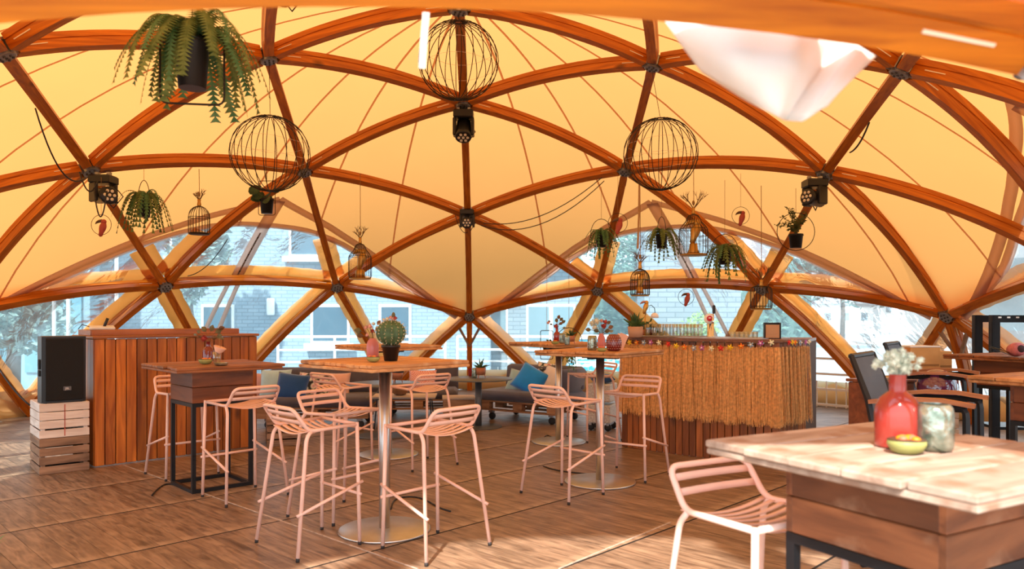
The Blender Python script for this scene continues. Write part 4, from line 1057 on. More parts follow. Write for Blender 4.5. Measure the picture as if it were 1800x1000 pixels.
pp = MB()
for i in range(4): pp.bbox((.004 * i, 0, .003 + .005 * i), (.30, .20, .004), .001, RZ(.1 * i))
tag(pp.build('paper_stack', plain('kraft_paper', (.60, .50, .38), .8, var=.1), None, loc=(3.42 + .0, 6.30, .0)), 'loose stack of papers on the reddish cabinet', 'papers').location = (3.06, 6.14, .898)
# black perforated rack
rk = thing('shelf_rack', 'black perforated steel shelf rack at the right edge', 'rack', (5.05, 7.75, 0), -.15)
for x in (0, .78):
    for y in (0, .38):
        MB().box((x, y, .715), (.075, .012, 1.43)).build('upright', BLACKM, rk); MB().box((x - .035, y + .035, .715), (.012, .07, 1.43)).build('upright', BLACKM, rk)
for z in (.25, .85): MB().box((.39, .19, z), (.80, .40, .03)).build('shelf', BLACKM, rk)
MB().box((.39, -.007, 1.39), (.86, .012, .075)).build('top_beam', BLACKM, rk); MB().box((.39, .387, 1.39), (.86, .012, .075)).build('top_beam', BLACKM, rk)
for i in range(10): MB().bbox((.03 + .085 * i, -.0145, 1.405), (.03, .004, .016), .001).build('slot', plain('slot_bright', (.7, .74, .76), .6), rk)

# ------------------------------------------------------------------ lights and cables in the frame
HEAD = plain('fixture_black', (.010, .010, .012), .35, bump=.05)
LENS = plain('fixture_lens', (.75, .68, .55), .1, spec=.8)
def moving_head(p, aim, label, size=1.0):
    """yoke lamp hanging below a hub"""
    t = thing('moving_head_light', label, 'stage light', p, group='black moving-head stage lights')
    k = size
    MB().bbox((0, 0, -.055 * k), (.22 * k, .20 * k, .09 * k), .015).build('base', HEAD, t)
    for s in (-1, 1): MB().box((s * .06 * k, 0, .0), (.03 * k, .05 * k, .05 * k)).build('clamp', STEEL, t)
    a = Vector(aim).normalized(); rz = math.atan2(a.y, a.x) - PI / 2; el = math.asin(a.z)
    for s in (-1, 1):
        o = MB().bbox((s * .10 * k, 0, -.19 * k), (.035 * k, .13 * k, .20 * k), .012).build('yoke_arm', HEAD, t, rot=(0, 0, rz)); 
    h = MB(); h.lathe([(.055 * k, -.12 * k), (.08 * k, -.10 * k), (.082 * k, .06 * k), (.09 * k, .09 * k), (.09 * k, .12 * k), (.08 * k, .125 * k)], 18)
    ho = h.build('head', HEAD, t, True); M = (RZ(rz) @ RX(el) @ RX(-PI / 2)).to_4x4(); M.translation = (0, 0, -.215 * k); ho.matrix_local = M
    ld = MB().lathe([(.016 * k, 0), (.016 * k, .01), (.006 * k, .014)], 10).data('lens', LENS)
    for j in range(7):
        r_ = .048 * k if j < 6 else 0; inst('lens', ld, ho, loc=(r_ * math.cos(j * PI / 3), r_ * math.sin(j * PI / 3), .124 * k))
    MB().tube([(.05 * k, .08 * k, -.08 * k), (.12 * k, .16 * k, -.2 * k), (.05 * k, .1 * k, -.33 * k), (-.02 * k, .06 * k, -.24 * k)], .007, 6).build('lead', BLACK, t, True)
    return t
def below(k, d=.06): return H[k] - Vector((0, 0, d)) - nrm(H[k]) * .02
moving_head(below(('1', 0), .03), (0, -.55, -.85), 'black stage light hanging under the wire globe at centre top', 1.15)
moving_head(below(('2a', 1), .04) + Vector((.16, -.05, .02)), (.85, -.6, -.05), 'black stage light on the hub above the left toucan ring', 1.1)
moving_head(below(('2a', 4), .04) + Vector((-.12, -.05, .02)), (-.9, -.5, .1), 'black stage light on the hub above the leafy ring plant', 1.1)
moving_head(below(('2a', 0), -.12) + Vector((0, -.12, .02)), (0, -1, -.15), 'black stage light facing the camera on the central hub', 1.0)
p = AT(500, 8, 6.2); moving_head(Vector((p.x, 6.2, p.z + .24)), (.2, -.8, -.5), 'black stage light cropped by the top beam on the left', .8)
# drooping cables between hubs
def swag(a, b, drop, label, r=.008, n=14):
    pts = [a.lerp(b, i / n) - Vector((0, 0, drop * 4 * (i / n) * (1 - i / n))) for i in range(n + 1)]
    tag(MB().tube(pts, r, 6).build('power_cable', BLACK, None, True), label, 'cable')
h0 = H['2a', 0]; h1 = H['2b', 4]
swag(AT(850, 392, h0.y - .1), AT(1058, 312, h1.y - .1), .22, 'upper black cable drooping right of the central hub', .007)
swag(AT(845, 396, h0.y - .15), AT(1062, 318, h1.y - .15), .30, 'lower black cable drooping right of the central hub', .007)
swag(AT(800, 378, h0.y - .1), AT(822, 408, h0.y - .1), .10, 'short cable loop left of the central stage light', .005)
swag(AT(62, 190, 6.9), AT(150, 312, 7.6), .26, 'black cable hanging beside the far left beam', .008)
swag(AT(400, 420, 9.7), AT(330, 485, 9.9), .10, 'black cable crossing the left window', .006)
swag(AT(1528, 215, 6.6), AT(1494, 268, 7.0), .05, 'black cable bunch strapped to the upper right beam', .008)
for i, (a, b, dr, lab) in enumerate((((165, 330), (188, 335), .30, 'long cable loop under the left stage light'), ((140, 302), (172, 318), .16, 'short cable loop at the left hub'))):
    swag(AT(*a, 8.1), AT(*b, 8.1), dr, lab, .008)

# ------------------------------------------------------------------ wire globes
def globe(px, py, Y, r, label):
    c = AT(px, py, Y); t = thing('wire_globe', label, 'wire globe', c, group='large wire globes hung in the dome')
    for i in range(22):
        a = 2 * PI * i / 22; m = []
        for k in range(15):
            th = .10 + (PI - .2) * k / 14; m.append((r * math.sin(th) * math.cos(a), r * math.sin(th) * math.sin(a), r * .97 * math.cos(th)))
        MB().tube(m, .0042, 5, cap=False).build('rib', WIRE, t)
    for z in (1, -1): MB().tube([(.10 * r * math.cos(2 * PI * j / 14), .10 * r * math.sin(2 * PI * j / 14), z * r * .965) for j in range(14)], .007, 5, True).build('ring', WIRE, t)
    MB().lathe([(.085 * r, -r * .965), (.085 * r, -r * .955)], 14).build('plate', WIRE, t)
    for rr, z in ((.96, .25), (.98, -.15)):
        pts = [(r * rr * math.cos(a_), r * rr * math.sin(a_), r * z + .015 * math.sin(3 * a_)) for a_ in [2 * PI * j / 26 for j in range(26)]]
        MB().tube(pts, .0014, 4, True).build('light_string', RODM, t)
    return t, c
g0, c0 = globe(806, 107, 7.25, .39, 'wire globe hanging at the centre top of the dome')
g1, c1_ = globe(475, 270, H['1', 1].y, .41, 'wire globe hanging on the left above the window peak')
g2, c2_ = globe(1161, 271, H['1', 4].y, .40, 'wire globe hanging on the right above the gold birdcage')
for g, c, k in ((g0, c0, ('z', 0)), (g1, c1_, ('1', 1)), (g2, c2_, ('1', 4))):
    d = H[k] - c; MB().tube([(0, 0, .38), (d.x, d.y, d.z - .03)], .003, 5).build('hanging_wire', WIRE, g)

# ------------------------------------------------------------------ hanging plants
FERN = leafmat('fern_green', (.075, .13, .030), (.20, .27, .075)); FERNT = leafmat('fern_tip', (.045, .15, .05), (.12, .26, .11))
POT = plain('black_pot', (.006, .006, .007), .35)
def frond(L, az, rise, droop, rnd, wid=.05, n=14, curl=.0):
    """one arching frond with paired leaflets"""
    mb = MB(); d = Vector((math.cos(az), math.sin(az), 0)); sd = Vector((-d.y, d.x, 0)); P_ = []
    for i in range(n + 1):
        s = i / n; P_.append(d * (L * (s - .28 * s * s)) + Vector((0, 0, rise * math.sin(min(1, s * 1.6) * PI / 2) - droop * s * s)) + sd * curl * s * s)
    mb.tube(P_, [.0022 * (1 - .7 * i / n) for i in range(n + 1)], 4, cap=False)
    for i in range(1, n + 1):
        s = i / n; w = wid * math.sin(min(1, .25 + s * .9) * PI) ** .6 if s < .98 else wid * .2
        w = wid * (1 - .75 * max(0, s - .35)) * min(1, .4 + 2.5 * s)
        t = (P_[min(i + 1, n)] - P_[i - 1]).normalized(); nn = t.cross(sd).normalized(); h = (P_[min(i + 1, n)] - P_[i - 1]).length * (.30 if i < n else .6)
        for q in (-1, 1):
            b = P_[i]; tip = b + sd * q * w + t * h * .7 - nn * w * .18 * 0 - Vector((0, 0, w * .25))
            mb.add([b - t * h, tip, b + t * h * .8], [(0, 1, 2)])
    return mb
def hoop_pts(kind, w, h):
    if kind == 'rect':
        a = [(-w / 2, 0, 0), (-w / 2, 0, -h), (w / 2, 0, -h), (w / 2, 0, 0)]
        return fillet([(0, 0, 0), (-w / 2, 0, 0), (-w / 2, 0, -h), (w / 2, 0, -h), (w / 2, 0, 0), (0.001, 0, 0)], w * .14, 4)
    return [(w / 2 * math.sin(2 * PI * i / 32), 0, -h / 2 + h / 2 * math.cos(2 * PI * i / 32)) for i in range(33)]
def hang_plant(px, py, Y, hoop, pot, label, plant, hang, cat='hanging plant', wr=.0045, yaw=0.0):
    """px,py: top of the hoop.  hoop=(kind,w,h)  pot=(r,h,drop below hoop top)"""
    c = AT(px, py, Y); t = thing('hanging_plant', label, cat, c, yaw, 'plants hanging from the dome')
    MB().tube(hoop_pts(*hoop), wr, 6).build('wire_hoop', WIRE, t, True)
    r, h, dr = pot
    MB().lathe([(r * .72, -dr - h), (r * .76, -dr - h), (r * .95, -dr - .015), (r * 1.0, -dr - .012), (r * 1.0, -dr), (r * .9, -dr), (r * .88, -dr - .01), (0, -dr - .012)], 20).build('pot', POT, t, True)
    MB().tube([(r * 1.0 * math.cos(2 * PI * i / 20), r * 1.0 * math.sin(2 * PI * i / 20), -dr - .018) for i in range(20)], wr, 5, True).build('pot_ring', WIRE, t)
    MB().tube([(-hoop[1] / 2 if hoop[0] == 'rect' else -r * 1.0, 0, -dr - .018), (-r * .98, 0, -dr - .018)], wr, 5).build('pot_bracket', WIRE, t)
    if hang: MB().tube([(0, 0, 0), (0, 0, .05), (0, 0, hang)], .0025, 5).build('hanging_cord', CORD, t)
    plant(t, -dr)
    return t
def fern(nf, L, droop, wid, seed, n=12, rise=.12):
    def f(t, z):
        rnd = random.Random(seed)
        for i in range(nf):
            az = 2 * PI * (i + rnd.uniform(-.3, .3)) / nf; l = L * rnd.uniform(.65, 1.12)
            o = frond(l, az, rise * rnd.uniform(.6, 1.3), droop * rnd.uniform(.55, 1.25), rnd, wid * rnd.uniform(.8, 1.15), n, rnd.uniform(-.08, .08)).build('frond', FERN if rnd.random() < .75 else FERNT, t)
            o.location = (0, 0, z)
    return f
def roundleaf(nl, L, mat, seed, s=.05):
    def f(t, z):
        rnd = random.Random(seed)
        for i in range(nl):
            az = rnd.uniform(0, 2 * PI); l = L * rnd.uniform(.5, 1.1); d = Vector((math.cos(az), math.sin(az), 0)); dz = rnd.uniform(-.6, .9) * l
            tip = d * l * .8 + Vector((0, 0, dz + .03)); ls = s * rnd.uniform(.7, 1.25)
            mb = MB(); mb.tube(arcpts((0, 0, 0), d * l * .4 + Vector((0, 0, abs(dz) * .6 + .05)), tip, 5), .002, 4)
            u = (d + Vector((0, 0, rnd.uniform(-1, .2)))).normalized(); sd = u.cross(Vector((rnd.uniform(-.4, .4), rnd.uniform(-1, -.2), .3))).normalized(); nn = u.cross(sd) * ls * .12
            P_ = [tip + u * ls * (math.cos(a) * 1.0 + .6) + sd * ls * .8 * math.sin(a) + nn * math.cos(2 * a) for a in [2 * PI * k / 10 for k in range(10)]]
            mb.add([tip + u * ls * .6 - nn] + P_, [(0, 1 + k, 1 + (k + 1) % 10) for k in range(10)])
            mb.build('leaf', mat, t, loc=(0, 0, z))
    return f
def bushy(ns, L, mat, seed, ls=.028):
    def f(t, z):
        rnd = random.Random(seed)
        for i in range(ns):
            az = rnd.uniform(0, 2 * PI); out = rnd.uniform(.2, 1) * L; d = Vector((math.cos(az) * out, math.sin(az) * out * .7, L * rnd.uniform(.25, 1.15)))
            mid = d * .5 + Vector((0, 0, L * .25)); P_ = arcpts((0, 0, 0), mid, d, 7); mb = MB(); mb.tube(P_, .0018, 4)
            for k in range(2, 8):
                for _ in range(3):
                    a = Vector((rnd.gauss(0, 1), rnd.gauss(0, 1), rnd.gauss(0, .7))).normalized(); b = a.orthogonal().normalized(); q = P_[k]; s = ls * rnd.uniform(.6, 1.2)
                    mb.add([q, q + a * s * .6 + b * s * .35, q + a * s * 1.2, q + a * s * .6 - b * s * .35], [(0, 1, 2, 3)])
            mb.build('sprig', mat, t, loc=(0, 0, z))
    return f
LEAFD = leafmat('dark_round_leaf', (.018, .045, .018), (.05, .10, .04)); LEAFO = leafmat('olive_leaf', (.06, .08, .02), (.16, .18, .05))
hang_plant(338, 62, 3.35, ('rect', .275, .31), (.078, .22, .02), 'big fern in a black pot close to the top beam', fern(46, .42, .34, .048, 3, 30, .14), .75, yaw=.15, wr=.005)
def bY(a, b, px):    # depth of a beam at a column
    p, q = H[a], H[b]; xa, xb = 900 + F * p.x / p.y, 900 + F * q.x / q.y; return p.y + (q.y - p.y) * (px - xa) / (xb - xa) - .05
yB = lambda px: bY(('2a', 1), ('2b', 0), px)
yC = lambda px: bY(('2b', 4), ('2a', 4), px)
hang_plant(253, 317, yB(253), ('oval', .145, .52), (.088, .24, .20), 'fern in a black pot next to the left stage light', fern(42, .42, .42, .040, 5, 16), .18)
hang_plant(469, 318, bY(('2b', 0), ('3b', 1), 500) - .35, ('rect', .225, .46), (.095, .20, .24), 'round-leaved plant in a black pot below the left wire globe', roundleaf(9, .17, LEAFD, 4, .08), .12)
hang_plant(1057, 385, H['2b', 4].y + .0, ('oval', .30, .43), (.085, .18, .22), 'fern in a round hoop left of the right window peak', fern(36, .34, .34, .034, 7, 14), .46)
hang_plant(1163, 381, yC(1163), ('oval', .12, .46), (.085, .19, .24), 'fern in a narrow hoop left of the gold birdcage', fern(36, .44, .36, .034, 8, 15), .35)
hang_plant(1274, 412, yC(1274) + .22, ('oval', .36, .44), (.09, .20, .20), 'fern in a hoop right of the gold birdcage', fern(42, .46, .42, .040, 9, 16), .72)
hang_plant(1399, 374, yC(1399), ('oval', .46, .46), (.088, .17, .26), 'leafy olive plant in a large ring by the right stage light', bushy(22, .26, LEAFO, 6, .04), .30)
hang_plant(961, 581, 9.35, ('rect', .155, .36), (.055, .10, .17), 'tiny plant in a rectangular hoop behind the slim red bottle', roundleaf(6, .07, LEAFD, 9, .03), .95)
hang_plant(1000, 576, 9.6, ('oval', .34, .36), (.07, .13, .25), 'trailing plant in a hoop below the far plank table', fern(26, .16, .34, .02, 12, 12), .95)
# ------------------------------------------------------------------ toucans in rings
def toucan_mesh(mb, k, flip=1):
    """perched toucan, facing -x, feet at origin; height about .2*k"""
    R = RY(.28)
    mb.lathe([(.002 * k, -.06 * k), (.026 * k, -.045 * k), (.030 * k, .0), (.044 * k, .05 * k), (.046 * k, .085 * k), (.036 * k, .12 * k), (.026 * k, .14 * k)], 12, (0, 0, .03 * k), R, 1, .85)
    mb.ball((.036 * k * .9, 0, .175 * k), .034 * k, 12, 8, (1.1, .9, 1))
    h = Vector((.03 * k, 0, .18 * k)); P_ = [h + Vector((-x * k, 0, z * k)) for x, z in ((.0, 0), (.03, .006), (.06, .002), (.09, -.014), (.112, -.036))]
    P_ = [Vector((p.x, p.y, p.z)) for p in P_]
    return P_
def toucan(parent, k, body, beak):
    mb = MB(); P_ = toucan_mesh(mb, k); o = mb.build('bird', body, parent, True)
    MB().tube(P_, [.022 * k, .023 * k, .021 * k, .015 * k, .003 * k], 10).build('beak', beak, o, True)
    return o
TRED = plain('coral_toucan', (.40, .065, .04), .5); BEAK = plain('dark_beak', (.10, .05, .02), .5); GOLD = plain('gold_paint', (.55, .30, .07), .35, .75); GOLD2 = plain('gold_beak', (.42, .24, .06), .35, .7)
def ring_toucan(px, py, Y, r, label, hang):
    c = AT(px, py, Y); t = thing('toucan_ring', label, 'toucan ornament', c, 0, 'coral toucans perched in thin rings')
    MB().tube([(r * math.sin(2 * PI * i / 36), 0, r * math.cos(2 * PI * i / 36)) for i in range(36)], .003, 5, True).build('ring', WIRE, t, True)
    b = toucan(t, r / .135, TRED, BEAK); b.location = (0.0, 0, -r - .0)
    MB().tube([(0, 0, r), (0, 0, r + hang)], .002, 5).build('hanging_cord', CORD, t)
ring_toucan(178, 395, 8.3, .112, 'coral toucan in a ring under the left stage light', .42)
ring_toucan(1086, 392, 8.9, .115, 'coral toucan in a ring beside the right window peak beam', .45)
ring_toucan(1302, 379, yC(1302), .112, 'coral toucan in a ring against the amber cloth right of the gold cage', .43)
ring_toucan(1206, 522, 9.4, .10, 'coral toucan in a ring above the beer glasses', 1.2)
# ------------------------------------------------------------------ bird cages
def branch(mb, p, d, L, rnd, depth=0):
    q = p + d * L; mb.tube(arcpts(p, (p + q) / 2 + Vector((rnd.uniform(-.2, .2) * L, 0, 0)), q, 3), [.006 / (depth + 1)] * 3 + [.003 / (depth + 1)], 4)
    if depth < 2:
        for s in (-1, 1): branch(mb, p + d * L * .55, (d + Vector((s * rnd.uniform(.3, .8), rnd.uniform(-.4, .4), rnd.uniform(.1, .4)))).normalized(), L * .55, rnd, depth + 1)
CAGEW = plain('cage_wire', (.035, .022, .010), .45, .5)
def cage(px, py, Y, r, h, label, prof, hang, gold=False, inner=None, ant=.16, nb=22):
    """py: bottom of the cage"""
    c = AT(px, py, Y); t = thing('bird_cage', label, 'bird cage', c, 0, 'ornamental bird cages hung in the dome')
    for i in range(nb):
        a = 2 * PI * i / nb; MB().tube([(r * k * math.cos(a), r * k * math.sin(a), h * z) for k, z in prof], .0030, 4, cap=False).build('bar', CAGEW, t)
    for k, z in (prof[0], prof[len(prof) // 3], prof[-1]): MB().tube([(r * k * math.cos(2 * PI * j / 24), r * k * math.sin(2 * PI * j / 24), h * z) for j in range(24)], .004, 5, True).build('band', CAGEW, t)
    MB().lathe([(r * .9, -.018), (r * .95, -.014), (r * .95, -.002), (r * .9, .0)], 26).build('base', GOLD if gold else CAGEW, t, True)
    top = h * prof[-1][1]
    MB().lathe([(.02, top - .01), (.026, top + .02), (.018, top + .06), (.024, top + .08), (.006, top + .09)], 12).build('neck', GOLD, t, True)
    rnd = random.Random(px); mb = MB()
    for s in (-1, 1):
        for k in range(2): branch(mb, Vector((0, 0, top + .07)), Vector((s * rnd.uniform(.3, .9), rnd.uniform(-.3, .3), 1)).normalized(), ant * rnd.uniform(.8, 1.2), rnd)
    mb.build('twig_crown', plain('twig', (.13, .07, .022), .8), t)
    MB().tube([(0, 0, top + .06), (.004, 0, top + .15), (0, 0, top + hang)], .004, 5).build('hanging_rope', CORD, t)
    MB().ball((0, 0, top + .15), .018, 8, 6, (1, 1, 1.8)).build('knot', CORD, t, True)
    return t, c
BELL = [(.92, 0), (1, .08), (1, .55), (.97, .63), (.80, .72), (.55, .82), (.46, .90), (.34, .97), (.12, 1.0)]
DOMEP = [(1, 0), (1, .30), (1, .58), (.95, .72), (.80, .84), (.55, .94), (.28, .99), (.08, 1.0)]
cage(350, 410, yB(350), .128, .34, 'small dome-topped bird cage on the left beam', DOMEP, .47, ant=.13)
_, cc = cage(633, 489, bY(('2b', 0), ('2a', 0), 633), .165, .50, 'bell-shaped bird cage with a golden toucan at the left window', BELL, 1.02, True)
b = thing('toucan_figure', 'golden toucan standing inside the left bell-shaped cage', 'toucan figure', cc); o = toucan(b, 1.30, GOLD, GOLD2); o.location = (0, 0, .155); MB().lathe([(.075, 0), (.07, .10), (.04, .13)], 10).build('stump', GOLD, b, True)
cage(1125, 518, 9.0, .116, .31, 'small dome-topped bird cage left of the beer glasses', DOMEP, 1.0, True, ant=.12)
c_ = AT(1125, 516, 9.0); b = thing('toucan_figure', 'small golden figure inside the cage left of the beer glasses', 'toucan figure', c_); o = toucan(b, .9, GOLD, GOLD2); o.location = (0, 0, .09); MB().lathe([(.05, 0), (.035, .08)], 10).build('stump', GOLD, b, True)
_, cc = cage(1219, 447, yC(1219) - .25, .185, .52, 'large bell-shaped cage with golden statue right of the second wire globe', BELL, .75, True, ant=.24)
b = thing('toucan_figure', 'tall golden bird statue inside the large right cage', 'toucan figure', cc); o = toucan(b, 1.35, GOLD, GOLD2); o.location = (0, 0, .17); MB().lathe([(.09, 0), (.06, .06), (.05, .14)], 10).build('stump', GOLD, b, True)
cage(1338, 542, 9.2, .130, .27, 'glass-like cage jar hanging at the right hub above the bar', [(.95, 0), (1, .1), (1, .8), (.9, .95), (.7, 1.0)], 1.25, True, ant=.17)
# rope strap beside the right small cage
tag(MB().ribbon([AT(1124, 320, 8.9), AT(1123, 380, 8.9), AT(1121, 437, 8.9)], Vector((1, 0, 0)), .022, .006).build('fabric_strap', plain('jute_strap', (.42, .24, .10), .85), None), 'brown strap hanging beside the right window peak', 'strap')
# ------------------------------------------------------------------ door flap tied up under the near beam, white strap
TOPR = [(0, 1165, 34, 1.76), (.3, 1290, 42, 1.70), (.58, 1412, 58, 1.68), (.72, 1482, 70, 1.90), (.86, 1508, 82, 1.78), (1, 1538, 100, 1.80)]
BOTR = [(0, 1236, 126, 1.74), (.3, 1308, 172, 1.66), (.58, 1368, 206, 1.60), (.72, 1380, 212, 1.68), (.86, 1410, 214, 1.63), (1, 1452, 186, 1.68)]
def lerp_row(T, u):
    for a, b in zip(T, T[1:]):
        if u <= b[0] + 1e-9: k = (u - a[0]) / (b[0] - a[0]); return [a[i] + (b[i] - a[i]) * k for i in (1, 2, 3)]
vs = []; fs = []; n = 28; mrow = 8
for j in range(mrow + 1):
    v = j / mrow
    for i in range(n + 1):
        u = i / n; A_, B_ = lerp_row(TOPR, u), lerp_row(BOTR, u); q = [A_[k] + (B_[k] - A_[k]) * v for k in range(3)]
        q[2] -= .05 * math.sin(PI * v) * (.4 + math.sin(PI * min(1, u / .58)) if u < .58 else .5) + .006 * math.sin(u * 23 + v * 4); vs.append(AT(*q))
for j in range(mrow):
    for i in range(n): a = j * (n + 1) + i; fs.append((a, a + 1, a + n + 2, a + n + 1))
fp = MB(); fp.add(vs, fs); fo = fp.build('door_flap', WHITEC, None, True); md = fo.modifiers.new('thick', 'SOLIDIFY'); md.thickness = .004
tag(fo, 'white canvas door flap gathered up under the near beam', 'fabric flap')
tag(MB().ribbon([AT(749, 22, 1.75), AT(745, 70, 1.76), AT(742, 120, 1.77)], Vector((1, .2, 0)), .016, .003).build('fabric_strap', WHITEC, None), 'short white strap hanging from the near beam', 'strap')
# ------------------------------------------------------------------ things on the tables
def TP(px, py, z): return FP(px, py, z)
def lathe_thing(name, prof, mat, label, cat, loc, n=28, group=None, rz=0):
    o = MB().lathe(prof, n).build(name, mat, None, True, loc=loc); o.rotation_euler = (0, 0, rz); return tag(smooth_angle(o, 45), label, cat, group)
CORAL = plain('coral_glaze', (.33, .036, .025), .14, spec=.5, coat=.3)
PINKV = plain('old_rose_glaze', (.50, .16, .15), .35, coat=.2)
REDG = plain('ruby_glass', (.26, .012, .015), .08, spec=.7, coat=.5)
def mercury():
    m, N, L = nt('mercury_glass'); o = N.new('ShaderNodeOutputMaterial'); p = N.new('ShaderNodeBsdfPrincipled')
    tc = N.new('ShaderNodeTexCoord'); ns = N.new('ShaderNodeTexNoise'); ns.inputs['Scale'].default_value = 26; ns.inputs['Detail'].default_value = 7; L.new(tc.outputs['Object'], ns.inputs[0])
    r = N.new('ShaderNodeValToRGB'); e = r.color_ramp.elements; e[0].position = .35; e[0].color = (.16, .20, .15, 1); e[1].position = .66; e[1].color = (.42, .46, .38, 1); x = e.new(.5); x.color = (.27, .31, .25, 1)
    L.new(ns.outputs['Fac'], r.inputs[0]); L.new(r.outputs[0], p.inputs['Base Color']); p.inputs['Metallic'].default_value = .75; p.inputs['Roughness'].default_value = .18
    b = N.new('ShaderNodeBump'); b.inputs['Strength'].default_value = .6; b.inputs['Distance'].default_value = .004; n2 = N.new('ShaderNodeTexNoise'); n2.inputs['Scale'].default_value = 60; L.new(tc.outputs['Object'], n2.inputs[0]); L.new(n2.outputs['Fac'], b.inputs['Height']); L.new(b.outputs[0], p.inputs['Normal'])
    L.new(p.outputs[0], o.inputs[0]); return m
MERC = mercury()
def mercury_jar(loc, r, h, label):
    return lathe_thing('glass_jar', [(r * .80, 0), (r * .95, h * .05), (r, h * .14), (r, h * .78), (r * .93, h * .92), (r * .80, h * .99), (r * .72, h), (r * .70, h * .97), (r * .85, h * .85), (r * .9, h * .2), (0, h * .08)], MERC, label, 'jar', loc, group='silvered glass jars')
def coconut_bowl(loc, w, label, rz=0.0):
    t = thing('coconut_bowl', label, 'bowl', loc, rz, 'half-shell bowls of orange pieces'); r = w / 2
    MB().lathe([(r * .45, 0), (r * .8, r * .15), (r, r * .5), (r * .97, r * .72), (r * .93, r * .72), (r * .9, r * .5), (0, r * .3)], 22, (0, 0, 0), RX(.0), 1, .9).build('shell', plain('green_shell', (.30, .31, .10), .5, var=.2), t, True)
    MB().lathe([(r * .90, r * .70), (r * .99, r * .74), (r * .90, r * .78)], 22, (0, 0, 0), None, 1, .9).build('rim', plain('shell_rim', (.08, .04, .02), .5), t, True)
    MB().lathe([(0, r * .55), (r * .88, r * .70)], 22, (0, 0, 0), None, 1, .9).build('lining', plain('shell_white', (.80, .76, .68), .5), t, True)
    rnd = random.Random(int(loc[0] * 1000)); orm = plain('orange_piece', (.82, .23, .01), .45, var=.2); cm = plain('coral_piece', (.70, .16, .08), .5)
    for i in range(11):
        a = rnd.uniform(0, 2 * PI); q = rnd.uniform(0, .62) * r
        MB().ball((q * math.cos(a), q * math.sin(a) * .9, r * .78), r * .24, 8, 6, (1, 1, .7)).build('orange_piece', orm if i % 3 else cm, t, True)
    return t
LFO = leafmat('dried_olive', (.10, .095, .035), (.24, .20, .09)); LFB = leafmat('dried_brown', (.14, .07, .03), (.30, .17, .08)); LFG = leafmat('grey_green', (.13, .17, .13), (.28, .33, .26))
BLP = plain('dried_pink_bloom', (.62, .33, .26), .85, var=.2, scale=40); BLR = plain('dried_red_bloom', (.36, .05, .04), .85, var=.3, scale=40); BLC = plain('dried_cream_bloom', (.66, .56, .40), .85, var=.2, scale=40); BLW = plain('bleached_bloom', (.62, .66, .54), .85, var=.15, scale=50)
def bloom(r, mat, seed, spiky=0):
    rnd = random.Random(seed); mb = MB(); mb.ball((0, 0, 0), r * .62, 8, 6)
    for i in range(26):
        d = Vector((rnd.gauss(0, 1), rnd.gauss(0, 1), rnd.gauss(.2, 1))).normalized(); b = d.orthogonal().normalized(); q = d * r * .45; e = d * r * (1.25 if spiky else 1.05)
        mb.add([q - b * r * .22, e, q + b * r * .22], [(0, 1, 2)]); c = d.cross(b); mb.add([q - c * r * .22, e, q + c * r * .22], [(0, 1, 2)])
    return mb
def bouquet(base, stems, label, cat='dried flowers'):
    """base: mouth of the vase. stems: (dx, dy, dz, kind, size)"""
    t = thing('dried_bouquet', label, cat, base, 0, 'dried flower bouquets')
    for i, (x, y, z, kind, s) in enumerate(stems):
        tip = Vector((x, y, z)); MB().tube(arcpts((0, 0, -.06), (x * .25, y * .25, z * .6), tip, 5), .0016, 4).build('stem', LFB, t)
        if kind[0] == 'b':
            m = {'bp': BLP, 'br': BLR, 'bc': BLC, 'bw': BLW}[kind]; bloom(s, m, i + 3, kind == 'bw').build('bloom', m, t, loc=tip)
        else:
            m = {'lo': LFO, 'lb': LFB, 'lg': LFG}[kind]; rnd = random.Random(i); d = Vector((x, y * .6, z * .35)).normalized(); d = (d + Vector((rnd.uniform(-.3, .3), rnd.uniform(-.3, .3), rnd.uniform(-.2, .3)))).normalized()
            sd = d.cross(Vector((rnd.uniform(-.3, .3), -1, rnd.uniform(-.5, .5)))).normalized(); nn = d.cross(sd) * s * .1; mb = MB()
            prof = [(0, .0), (.25, .30), (.55, .40), (.85, .22), (1.05, 0)]
            vs = []
            for a, w in prof: vs += [tip + d * s * a - sd * s * w + nn, tip + d * s * a, tip + d * s * a + sd * s * w + nn]
            mb.add(vs, [(k * 3 + j, k * 3 + j + 1, k * 3 + j + 4, k * 3 + j + 3) for k in range(4) for j in range(2)]); mb.build('leaf', m, t)
    return t
def spiky_pot(loc, k, label, pot=None, nl=16, gm=None, trip=True):
    t = thing('potted_succulent', label, 'potted plant', loc, 0, 'small potted succulents')
    pm = pot or plain('copper_pot', (.38, .15, .08), .45, .2)
    z0 = .02 * k if trip else 0
    MB().lathe([(.022 * k, z0), (.032 * k, z0 + .004 * k), (.036 * k, z0 + .05 * k), (.032 * k, z0 + .05 * k), (0, z0 + .045 * k)], 16).build('pot', pm, t, True)
    if trip:
        for i in range(3): a = i * 2.1; MB().tube([(.024 * k * math.cos(a), .024 * k * math.sin(a), z0 + .012 * k), (.032 * k * math.cos(a), .032 * k * math.sin(a), 0)], .003 * k, 5).build('leg', pm, t)
    rnd = random.Random(nl); gm = gm or leafmat('aloe_green', (.03, .08, .03), (.10, .20, .08))
    for i in range(nl):
        a = 2 * PI * i / nl * 2.4; el = rnd.uniform(.35, 1.45); d = Vector((math.cos(a) * math.cos(el), math.sin(a) * math.cos(el), math.sin(el))); l = .07 * k * rnd.uniform(.7, 1.2)
        MB().tube([(0, 0, z0 + .045 * k), Vector((0, 0, z0 + .045 * k)) + d * l * .5, Vector((0, 0, z0 + .045 * k)) + d * l + Vector((0, 0, -.006 * k))], [.006 * k, .005 * k, .0006 * k], 4).build('leaf', gm, t)
    return t
zT = 1.126
